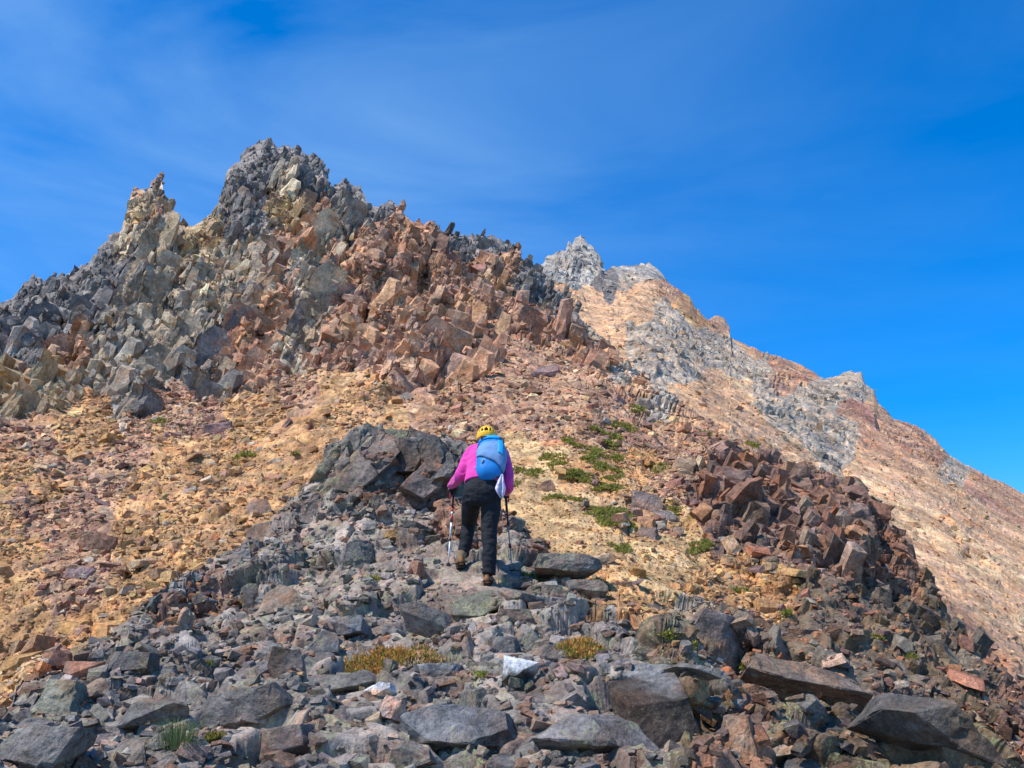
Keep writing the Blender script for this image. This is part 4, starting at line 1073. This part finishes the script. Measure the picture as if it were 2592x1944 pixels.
def spline(ctrl, radii, n=5):
    P = [Vector(c) for c in ctrl]; out_, ro = [], []
    rad = [r if isinstance(r, tuple) else (r, r) for r in radii]
    for i in range(len(P) - 1):
        p0, p1, p2, p3 = P[max(i - 1, 0)], P[i], P[i + 1], P[min(i + 2, len(P) - 1)]
        for k in range(n):
            t = k / n
            out_.append(0.5 * ((2 * p1) + (p2 - p0) * t + (2 * p0 - 5 * p1 + 4 * p2 - p3) * t * t + (3 * p1 - p0 - 3 * p2 + p3) * t ** 3))
            ro.append(tuple(rad[i][j] * (1 - t) + rad[i + 1][j] * t for j in (0, 1)))
    out_.append(P[-1]); ro.append(rad[-1])
    return out_, ro

def tube(bm, ctrl, radii, n=5, **k):
    p, r = spline(ctrl, radii, n); ring_tube(bm, p, r, **k)

def finish(name, bm, mat, parent, origin, voxel=None, smooth_it=4, wrinkle=0.0, wscale=14, wdir=None, smooth=True, bump_seed=0):
    """one mesh object; with voxel the pieces are fused into one continuous skin, then smoothed and creased"""
    bmesh.ops.recalc_face_normals(bm, faces=bm.faces)
    me = bpy.data.meshes.new(name); bm.to_mesh(me); bm.free()
    if voxel:
        tmp = bpy.data.objects.new('tmp', me); COL.objects.link(tmp)
        m = tmp.modifiers.new('r', 'REMESH'); m.mode = 'VOXEL'; m.voxel_size = voxel
        if smooth_it:
            sm = tmp.modifiers.new('s', 'SMOOTH'); sm.iterations = smooth_it; sm.factor = .5
        dg = bpy.context.evaluated_depsgraph_get()
        me2 = bpy.data.meshes.new_from_object(tmp.evaluated_get(dg))
        bpy.data.objects.remove(tmp); bpy.data.meshes.remove(me); me = me2; me.name = name
    co = np.empty(len(me.vertices) * 3, np.float32); me.vertices.foreach_get('co', co); co = co.reshape(-1, 3)
    if wrinkle:
        nn = np.empty(len(me.vertices) * 3, np.float32); me.vertices.foreach_get('normal', nn); nn = nn.reshape(-1, 3)
        q = co * np.array(wdir if wdir is not None else (1, 1, 1)) * wscale
        f = fbm(q, 300 + bump_seed, 3); f = np.abs(f) * -2 + .3
        co = co + nn * (f * wrinkle)[:, None]
    co = co - np.array(origin)
    me.vertices.foreach_set('co', co.astype(np.float32).ravel())
    me.polygons.foreach_set('use_smooth', np.full(len(me.polygons), smooth, bool))
    me.materials.clear(); me.materials.append(mat); me.update()
    return link(name, me, parent)

# joints
HEADC = J(686, 174, .50)
neck = J(690, 250, .43)
l_sh, l_el, l_wr = J(552, 322, .37), J(438, 535, .24), J(338, 645, .46)
r_sh, r_el, r_wr = J(822, 330, .36), J(890, 630, .20), J(872, 705, .47)
l_grip, r_grip = J(372, 690, .49), J(866, 722, .50)
l_tip = ground(*hp(318, 1405))[0]; r_tip = ground(*hp(931, 1470))[0]
l_hip, l_kn, l_an = J(552, 760, .13), J(512, 1000, YL + .08), J(470, 1275, YL + .05)
r_hip, r_kn, r_an = J(732, 760, .11), J(710, 1085, .08), J(704, 1490, .04)
u_fwd = Vector((0, .85, .5)).normalized()

person = bpy.data.objects.new('person', None); COL.objects.link(person); person.location = base
tag(person, 'hiker in pink jacket, black trousers and yellow helmet climbing away with two poles', 'person')

def hand(bm, wrist, grip, axis, inner, scale=1.0, fat=0.0):
    """palm and five fingers closed around a handle of the given axis; inner = from the back of the hand to the handle"""
    axis = axis.normalized(); inner = (inner - axis * inner.dot(axis)).normalized(); side = axis.cross(inner).normalized()
    kn = grip - inner * .028
    tube(bm, [wrist, wrist.lerp(kn, .5), kn + axis * .0], [.026 + fat, (.036 + fat, .02 + fat), (.041 + fat, .018 + fat)], ref=axis, seg=12)
    for k, (ln, r) in enumerate(((.9, .0082), (1.0, .0088), (.95, .0084), (.8, .0072))):
        a = kn + axis * (.030 - .020 * k)
        R = .021
        c = grip + axis * (.030 - .020 * k)
        pts = [a]
        for t in (150, 105, 55, 5, -40)[:5 if ln > .85 else 4]:
            th = math.radians(t * ln + 15)
            pts.append(c - inner * math.cos(math.pi - th) * -R * 1.0 + side * math.sin(th) * R)
        tube(bm, pts, [r + fat + .001] * 2 + [r + fat] * (len(pts) - 3) + [r * .8 + fat], n=2, ref=axis, seg=8)
    th0 = kn + axis * .034 - side * .012
    tube(bm, [wrist.lerp(kn, .55) + axis * .022, th0 + axis * .004, grip + axis * .040 - side * .019, grip + axis * .034 + inner * .022], [.012 + fat, .0105 + fat, .0095 + fat, .008 + fat], n=3, ref=inner, seg=8)

l_ax = (l_grip - l_tip).normalized(); r_ax = (r_grip - r_tip).normalized()
# body: one continuous skin under the clothes
bm = bmesh.new()
tube(bm, [J(640, 760, .12), J(636, 660, .13), J(648, 540, .18), J(668, 400, .28), J(684, 305, .37), neck, HEADC + Vector((0, -.02, -.05))],
     [(.14, .10), (.145, .105), (.12, .09), (.14, .095), (.13, .075), .05, .052])
for sh, el, wr in ((l_sh, l_el, l_wr), (r_sh, r_el, r_wr)):
    tube(bm, [sh, sh.lerp(el, .5), el, el.lerp(wr, .5), wr], [.05, .045, .036, .034, .025])
for hp_, kn, an in ((l_hip, l_kn, l_an), (r_hip, r_kn, r_an)):
    tube(bm, [hp_, hp_.lerp(kn, .5), kn, kn.lerp(an, .4), an], [.07, .055, .045, .045, .034])
hx = [Vector((0, dy, dz)) for dy, dz in ((0, 0),)]
tube(bm, [HEADC + Vector((0, .035, -.115)), HEADC + Vector((0, .035, -.085)), HEADC + Vector((0, .02, -.03)), HEADC + Vector((0, .0, .03)), HEADC + Vector((0, 0, .08)), HEADC + Vector((0, 0, .105))],
     [.03, (.052, .06), (.068, .085), (.074, .094), (.06, .075), .02])
face = HEADC + Vector((0, .09, -.03))
tube(bm, [face + Vector((0, .005, .025)), face + Vector((0, .026, -.01)), face + Vector((0, .008, -.018))], [.008, .012, .009], seg=8)
tube(bm, [face + Vector((-.022, .004, -.045)), face + Vector((0, .012, -.044)), face + Vector((.022, .004, -.045))], [.004, .0065, .004], seg=8, ref=Vector((0, 0, 1)))
for s_ in (-1, 1):
    tube(bm, [HEADC + Vector((s_ * .07, .0, .0)), HEADC + Vector((s_ * .083, -.012, -.015)), HEADC + Vector((s_ * .072, 0, -.05))], [.01, .014, .008], seg=8)
    tube(bm, [face + Vector((s_ * .045, -.004, .022)), face + Vector((s_ * .03, .008, .026)), face + Vector((s_ * .015, .006, .022))], [.004, .006, .004], seg=8)
hand(bm, l_wr, l_grip, l_ax, Vector((.9, .25, 0)))
hand(bm, r_wr, r_grip, r_ax, Vector((-.9, .25, 0)))
finish('body', bm, M_SKIN, person, base, voxel=.006, smooth_it=2)
for s_ in (-1, 1):
    bm = bmesh.new(); bmesh.ops.create_uvsphere(bm, u_segments=10, v_segments=8, radius=.011, matrix=Matrix.Translation(face + Vector((s_ * .03, -.004, .012))))
    finish('eye', bm, M_WHT, person, base)

# jacket
bm = bmesh.new()
tube(bm, [J(634, 628, .115), J(636, 590, .135), J(646, 520, .18), J(662, 420, .26), J(672, 340, .34), J(682, 285, .40), neck, J(690, 236, .45)],
     [(.170, .128), (.163, .126), (.152, .115), (.168, .12), (.17, .105), (.125, .088), .066, .058], power=2.3)
tube(bm, [J(600, 305, .38), l_sh, J(492, 420, .30), l_el, J(388, 595, .34), l_wr], [.07, .074, .064, .058, .05, .037])
tube(bm, [J(770, 305, .38), r_sh, J(872, 480, .26), r_el, J(885, 675, .33), r_wr], [.07, .074, .066, .058, .048, .037])
jk = finish('jacket', bm, M_PINK, person, base, voxel=.009, smooth_it=5, wrinkle=.011, wscale=11, wdir=(1, 1, 1.5))
bm = bmesh.new()
tube(bm, [J(690, 262, .42), J(690, 232, .455)], [(.07, .07), (.066, .066)])
finish('collar', bm, M_PINK, jk, base, voxel=.008, smooth_it=2)

# trousers
bm = bmesh.new()
tube(bm, [J(632, 606, .135), J(636, 640, .12), J(640, 705, .10), J(640, 770, .11), J(640, 800, .125)], [(.152, .116), (.165, .128), (.182, .142), (.178, .138), (.15, .10)], power=2.3)
tube(bm, [J(552, 740, .12), J(552, 770, .13), l_hip.lerp(l_kn, .5) + Vector((0, -.01, .005)), l_kn, J(494, 1130, YL + .06), J(470, 1262, YL + .045), J(466, 1278, YL + .045)], [.098, .098, .090, .071, .066, .061, .061])
tube(bm, [J(730, 740, .11), J(726, 880, .10), r_kn, J(712, 1240, .05), J(706, 1430, .035), J(700, 1488, .03)], [.101, .094, .074, .070, .064, .066])
finish('trousers', bm, M_BLACK, person, base, voxel=.009, smooth_it=5, wrinkle=.012, wscale=10, wdir=(1, 1, 1.8), bump_seed=4)

# boots
def boot(name, heel, an, pitch, yaw):
    """heel = under the middle of the heel"""
    R3 = (Matrix.Rotation(yaw, 3, 'Z') @ Matrix.Rotation(pitch, 3, 'X'))
    T3 = lambda x, y, z: heel + R3 @ Vector((x, y, z))
    bm = bmesh.new()
    tube(bm, [T3(0, -.012, .055), T3(0, .03, .062), T3(0, .11, .06), T3(0, .2, .05), T3(0, .262, .042)], [(.034, .032), (.043, .042), (.045, .04), (.05, .032), (.034, .02)], ref=R3 @ Vector((1, 0, 0)))
    tube(bm, [T3(0, .04, .06), T3(0, .035, .11), an.lerp(T3(0, .04, .13), .35)], [(.043, .055), (.044, .052), (.046, .05)], ref=R3 @ Vector((1, 0, 0)))
    b = finish('boot', bm, M_BOOT, person, base, voxel=.006, smooth_it=3)
    bm = bmesh.new()
    out_ = [(-.030, -.03), (-.038, .02), (-.036, .08), (-.046, .17), (-.042, .235), (-.02, .275), (.02, .275), (.042, .235), (.046, .17), (.036, .08), (.038, .02), (.030, -.03)]
    lo = [bm.verts.new(T3(x, y, 0 if y > .06 or y < .05 else 0)) for x, y in out_]; up = [bm.verts.new(T3(x * 1.04, y, .03)) for x, y in out_]
    bm.faces.new(lo); bm.faces.new(up[::-1])
    for k in range(len(out_)): bm.faces.new((lo[k], up[k], up[(k + 1) % len(out_)], lo[(k + 1) % len(out_)]))
    finish('sole', bm, M_SOLE, b, base, smooth=False)
    bm = bmesh.new()
    tube(bm, [T3(0, -.03, .035), T3(0, -.037, .07), T3(0, -.022, .11)], [(.02, .012), (.022, .014), (.018, .012)], ref=R3 @ Vector((1, 0, 0)), seg=10)
    finish('heel_panel', bm, M_BOOT2, b, base)
    bm = bmesh.new()
    tube(bm, [T3(-.047, .05, .045), T3(-.03, -.03, .052), T3(0, -.045, .055), T3(.03, -.03, .052), T3(.047, .05, .045)], [.006] * 5, ref=Vector((0, 0, 1)), seg=8)
    finish('rand', bm, M_SOLE, b, base)
boot('boot', J(692, 1602, .02) + Vector((0, .02, .004)), r_an, math.radians(11), math.radians(-4))
boot('boot', J(438, 1432, YL - .03) + Vector((0, .0, .004)), l_an, math.radians(4), math.radians(8))

# gloves
for wr, gp_, ax_, inn in ((l_wr, l_grip, l_ax, Vector((.9, .25, 0))), (r_wr, r_grip, r_ax, Vector((-.9, .25, 0)))):
    bm = bmesh.new(); hand(bm, wr.lerp(gp_, .12), gp_, ax_, inn, fat=.0035)
    finish('glove', bm, M_GLOVE, person, base, voxel=.005, smooth_it=1)

# hair below the helmet
bm = bmesh.new()
tube(bm, [HEADC + Vector((-.045, -.06, -.02)), HEADC + Vector((-.05, -.075, -.07)), HEADC + Vector((-.045, -.08, -.12))], [.035, .034, .018])
tube(bm, [HEADC + Vector((.03, -.06, -.02)), HEADC + Vector((.03, -.075, -.07)), HEADC + Vector((.025, -.075, -.11))], [.035, .034, .018])
finish('hair', bm, M_HAIR, person, base, voxel=.008, smooth_it=2, wrinkle=.008, wscale=40, wdir=(1, 1, .15))

# helmet with vents cut through the shell
HR = Matrix.Rotation(math.radians(-8), 3, 'X')
hc = J(686, 170, .495)
rx, ry, rz = .101, .125, .110
def dome(name, mat, k, holes, parent, th_max=112):
    bm = bmesh.new(); NS, NRg = 64, 26; grid = []
    for i in range(NRg + 1):
        th = math.radians(th_max) * i / NRg
        row = []
        for j in range(NS):
            ph = 2 * math.pi * j / NS
            drop = (0.0 if th < 1.2 else (th - 1.2) * -.16 * math.cos(ph + math.pi / 2) * 0)
            v = Vector((rx * k * math.sin(th) * math.cos(ph), ry * k * math.sin(th) * math.sin(ph), rz * k * math.cos(th) + drop))
            ridge_ = 1 + .018 * math.cos(6 * ph) * math.sin(th)
            v.x *= ridge_; v.y *= ridge_
            row.append(bm.verts.new(hc + HR @ v))
        grid.append(row)
    for i in range(NRg):
        for j in range(NS):
            ph = (360 * (j + .5) / NS - 270 + 540) % 360 - 180          # angle from straight behind
            th = th_max * (i + .5) / NRg
            if holes:
                hit = False
                for c, hw, a, b in ((0, 12, 54, 80), (-27, 9, 60, 80), (28, 9, 60, 81), (-50, 7, 56, 80), (51, 8, 58, 81), (-80, 9, 62, 82), (80, 9, 62, 82), (-120, 9, 60, 80), (120, 9, 60, 80), (-155, 9, 60, 78), (155, 9, 60, 78)):
                    if abs(ph - c) < hw * (.55 + .45 * (th - a) / (b - a)) and a < th < b: hit = True
                if hit: continue
            q = [grid[i][j], grid[i][(j + 1) % NS], grid[i + 1][(j + 1) % NS], grid[i + 1][j]]
            if i == 0: q = [grid[0][0], grid[1][(j + 1) % NS], grid[1][j]] if j else q
            try: bm.faces.new(q)
            except ValueError: pass
    bmesh.ops.remove_doubles(bm, verts=bm.verts, dist=1e-5)
    loose = [v for v in bm.verts if not v.link_faces]
    bmesh.ops.delete(bm, geom=loose, context='VERTS')
    o = finish(name, bm, mat, parent, base)
    if holes:
        m = o.modifiers.new('shell', 'SOLIDIFY'); m.thickness = .008; m.offset = -1
    return o
helmet = dome('helmet', M_HELM, 1.0, True, person)
dome('liner', M_FOAM, .86, False, helmet, 100)
bm = bmesh.new()
bmesh.ops.create_circle(bm, cap_ends=True, segments=16, radius=.012, matrix=Matrix.Translation(hc + Vector((.0, -.035, .0945))) @ Matrix.Rotation(.35, 4, 'X') @ Matrix.Scale(1.5, 4, (1, 0, 0)))
finish('mark', bm, M_WHT, helmet, base)

# ------------------------------------------------------------------ backpack
PK = [(712, 578, .055, .03), (708, 556, .098, .065), (712, 515, .128, .095), (726, 440, .140, .118), (732, 370, .141, .12), (730, 300, .132, .112), (728, 250, .112, .09), (726, 222, .085, .065), (724, 206, .045, .035)]
POFF = [.035, .025, .03, .075, .135, .20, .255, .29, .305]
pk_pts, pk_r = spline([J(a, b, POFF[i]) for i, (a, b, _, _) in enumerate(PK)], [(w * 1.0, d) for _, _, w, d in PK], 6)
pbase = J(712, 578, .06)
pack = bpy.data.objects.new('backpack', None); COL.objects.link(pack); pack.location = pbase
tag(pack, 'bright blue daypack with grey blue front pocket worn on the pink jacket', 'backpack')
bm = bmesh.new(); ring_tube(bm, pk_pts, pk_r, seg=36, power=2.5)
finish('body', bm, M_BLUE, pack, pbase, wrinkle=.006, wscale=14)
def on_pack(s, th, lift):
    """point of the pack's skin: s from 0 (bottom) to 1 (top), th in degrees from straight behind (right positive)"""
    f = s * (len(pk_pts) - 1); i = min(int(f), len(pk_pts) - 2); t = f - i
    p = pk_pts[i].lerp(pk_pts[i + 1], t); ra = pk_r[i][0] * (1 - t) + pk_r[i + 1][0] * t; rb = pk_r[i][1] * (1 - t) + pk_r[i + 1][1] * t
    tg = (pk_pts[i + 1] - pk_pts[i]).normalized(); a = (Vector((1, 0, 0)) - tg * tg.x).normalized(); b = tg.cross(a)
    c, s_ = math.sin(math.radians(th)), math.cos(math.radians(th)); e = .8
    sg = -1 if b.y > 0 else 1
    return p + a * (ra + lift) * math.copysign(abs(c) ** e, c) + b * sg * (rb + lift) * math.copysign(abs(s_) ** e, s_)
def patch(name, mat, parent, s_of, ths, lift, n=14, thick=.012, wr=.004, bulge=0.0):
    bm = bmesh.new(); g = []
    for k, th in enumerate(ths):
        s0, s1 = s_of(th)
        tt = k / (len(ths) - 1)
        g.append([bm.verts.new(on_pack(s0 + (s1 - s0) * i / n, th, lift + bulge * math.sin(math.pi * tt) * math.sin(math.pi * i / n))) for i in range(n + 1)])
    for k in range(len(ths) - 1):
        for i in range(n): bm.faces.new((g[k][i], g[k + 1][i], g[k + 1][i + 1], g[k][i + 1]))
    o = finish(name, bm, mat, parent, pbase, wrinkle=wr, wscale=16)
    m = o.modifiers.new('t', 'SOLIDIFY'); m.thickness = thick; m.offset = 0
    return o
pocket = patch('front_pocket', M_GBLUE, pack, lambda th: (.36 - .0013 * (th + 20), .615 - .00001 * (th - 15) ** 2), list(range(-72, 81, 6)), .006, wr=.008, bulge=.02)
lid = patch('lid', M_LBLUE, pack, lambda th: (.70, .985), list(range(-100, 101, 8)), .006, wr=.006, bulge=.006)
patch('daisy_panel', M_CYAN, pocket, lambda th: (.40 - .001 * (th - 26), .60), list(range(18, 38, 3)), .030, wr=.003, thick=.016)
bm = bmesh.new(); tube(bm, [on_pack(.70, -42, .016), on_pack(.725, -28, .02), on_pack(.735, -14, .018)], [(.008, .005)] * 3, seg=10); finish('strap', M_WEB and bm, M_WEB, pack, pbase) if False else finish('strap', bm, M_WEB, pack, pbase)
bm = bmesh.new(); tube(bm, [on_pack(.74, 36, .016), on_pack(.68, 40, .03), on_pack(.60, 44, .03)], [(.009, .006), (.013, .008), (.006, .004)], seg=10); finish('buckle', bm, M_WEB, pack, pbase)
bm = bmesh.new(); tube(bm, [on_pack(.66, -66, .004), on_pack(.60, -70, .006), on_pack(.5, -76, .004)], [.004] * 3, seg=8); finish('strap', bm, M_WEB, pack, pbase)
bm = bmesh.new(); tube(bm, [on_pack(.29, -28, .008), on_pack(.325, -20, .012)], [(.007, .004), (.009, .004)], seg=10); finish('zip_pull', bm, M_GREYW, pack, pbase)
for sd_, sh, th in ((-1, l_sh, -100), (1, r_sh, 100)):
    bm = bmesh.new()
    tube(bm, [on_pack(.84, th, 0), sh.lerp(neck, .42) + Vector((0, .01, .085)), sh.lerp(neck, .3) + Vector((0, .12, .02)), sh.lerp(neck, .2) + Vector((sd_ * .01, .13, -.16)), on_pack(.22, th + sd_ * 14, 0)], [(.024, .007)] * 5, seg=10)
    finish('shoulder_strap', bm, M_WEB, pack, pbase)
bm = bmesh.new()
tube(bm, [on_pack(.3, -88, -.005), J(545, 468, .12), J(500, 500, .22)], [(.008, .006), (.009, .005), (.008, .005)], seg=8); finish('side_strap', bm, M_GREYW, pack, pbase)

# cloth hanging from the pack
bm = bmesh.new(); g = []
for i in range(19):
    t = i / 18; row = []
    cx = 832 - 14 * math.sin(t * 3.0); cy = 530 + 232 * t; hw = (10 + 78 * t ** .9 if t < .55 else (10 + 78 * .55 ** .9) * (1 - ((t - .55) / .45) ** 1.7) + 3)
    for j in range(11):
        q = j / 10 * 2 - 1
        row.append(bm.verts.new(J(cx + hw * q * .84, cy, .0 - .05 * t * (1 - t) - .03 + .016 * math.sin(q * 5.5 + t * 2.4) * (.4 + t) + .10 * max(0, t - .25) * .4)))
    g.append(row)
for i in range(18):
    for j in range(10): bm.faces.new((g[i][j], g[i][j + 1], g[i + 1][j + 1], g[i + 1][j]))
cb = J(832, 535, 0)
cl = finish('cloth', bm, M_CLOTH, None, cb); cl.location = cb
cl.modifiers.new('t', 'SOLIDIFY').thickness = .003
tag(cl, 'white cloth with lavender pattern hanging from the lower right of the blue daypack', 'cloth')

# ------------------------------------------------------------------ trekking poles
def pole(label, grip, tip, secs, strap_side):
    ax = (grip - tip).normalized(); top = grip + ax * .055; L_ = (top - tip).length
    o = bpy.data.objects.new('trekking_pole', None); COL.objects.link(o); o.location = tip; tag(o, label, 'trekking pole')
    at = lambda t: top.lerp(tip, t)
    def seg_(name, a, b, r0, r1, mat):
        bm = bmesh.new(); ring_tube(bm, [at(a), at(a * .5 + b * .5), at(b)], [r0, (r0 + r1) / 2, r1], seg=14); finish(name, bm, mat, o, tip)
    bm = bmesh.new(); tube(bm, [top + ax * .012, top, at(.045), at(.10), at(.13)], [(.012, .012), (.018, .016), (.014, .013), (.015, .014), (.012, .012)], n=4, seg=14); finish('grip', bm, M_POLEB, o, tip)
    for s_ in secs: seg_(*s_)
    bm = bmesh.new(); tube(bm, [at(.965), at(.972), at(.98)], [.013, .024, .012], seg=16, n=3); finish('basket', bm, M_POLEB, o, tip)
    seg_('tip', .98, 1.0, .005, .003, M_GREYW)
    bm = bmesh.new(); s0 = at(.03)
    tube(bm, [s0, s0 + Vector((strap_side * .03, -.02, -.03)), s0 + Vector((strap_side * .035, -.02, -.10)), at(.16) + Vector((strap_side * .012, -.006, 0)), at(.12)], [(.006, .002)] * 5, seg=8); finish('wrist_strap', bm, M_RED, o, tip)
pole('red and silver trekking pole planted left of the hiker', l_grip, l_tip,
     [('upper_shaft', .12, .285, .0105, .0105, M_POLEB), ('red_section', .285, .33, .0108, .0108, M_RED), ('white_band', .33, .37, .0109, .0109, M_WHT), ('red_section', .37, .435, .0108, .0108, M_RED), ('clamp', .43, .455, .015, .015, M_POLEB),
      ('middle_shaft', .45, .675, .0095, .0095, M_SILV), ('clamp', .665, .69, .013, .013, M_POLEB), ('lower_shaft', .69, .97, .0082, .0075, M_SILV)], -1)
pole('dark trekking pole with thin grey lower shaft planted right of the hiker', r_grip, r_tip,
     [('upper_shaft', .12, .28, .0125, .0115, M_POLEB), ('red_section', .28, .305, .0108, .0108, M_RED), ('lower_grip', .305, .43, .0095, .0095, M_WEB), ('clamp', .415, .445, .0145, .0145, M_POLEB), ('middle_shaft', .44, .68, .007, .007, M_GREYW), ('clamp', .67, .71, .0135, .0135, M_POLEB), ('lower_shaft', .70, .97, .0062, .0058, M_GREYW)], 1)
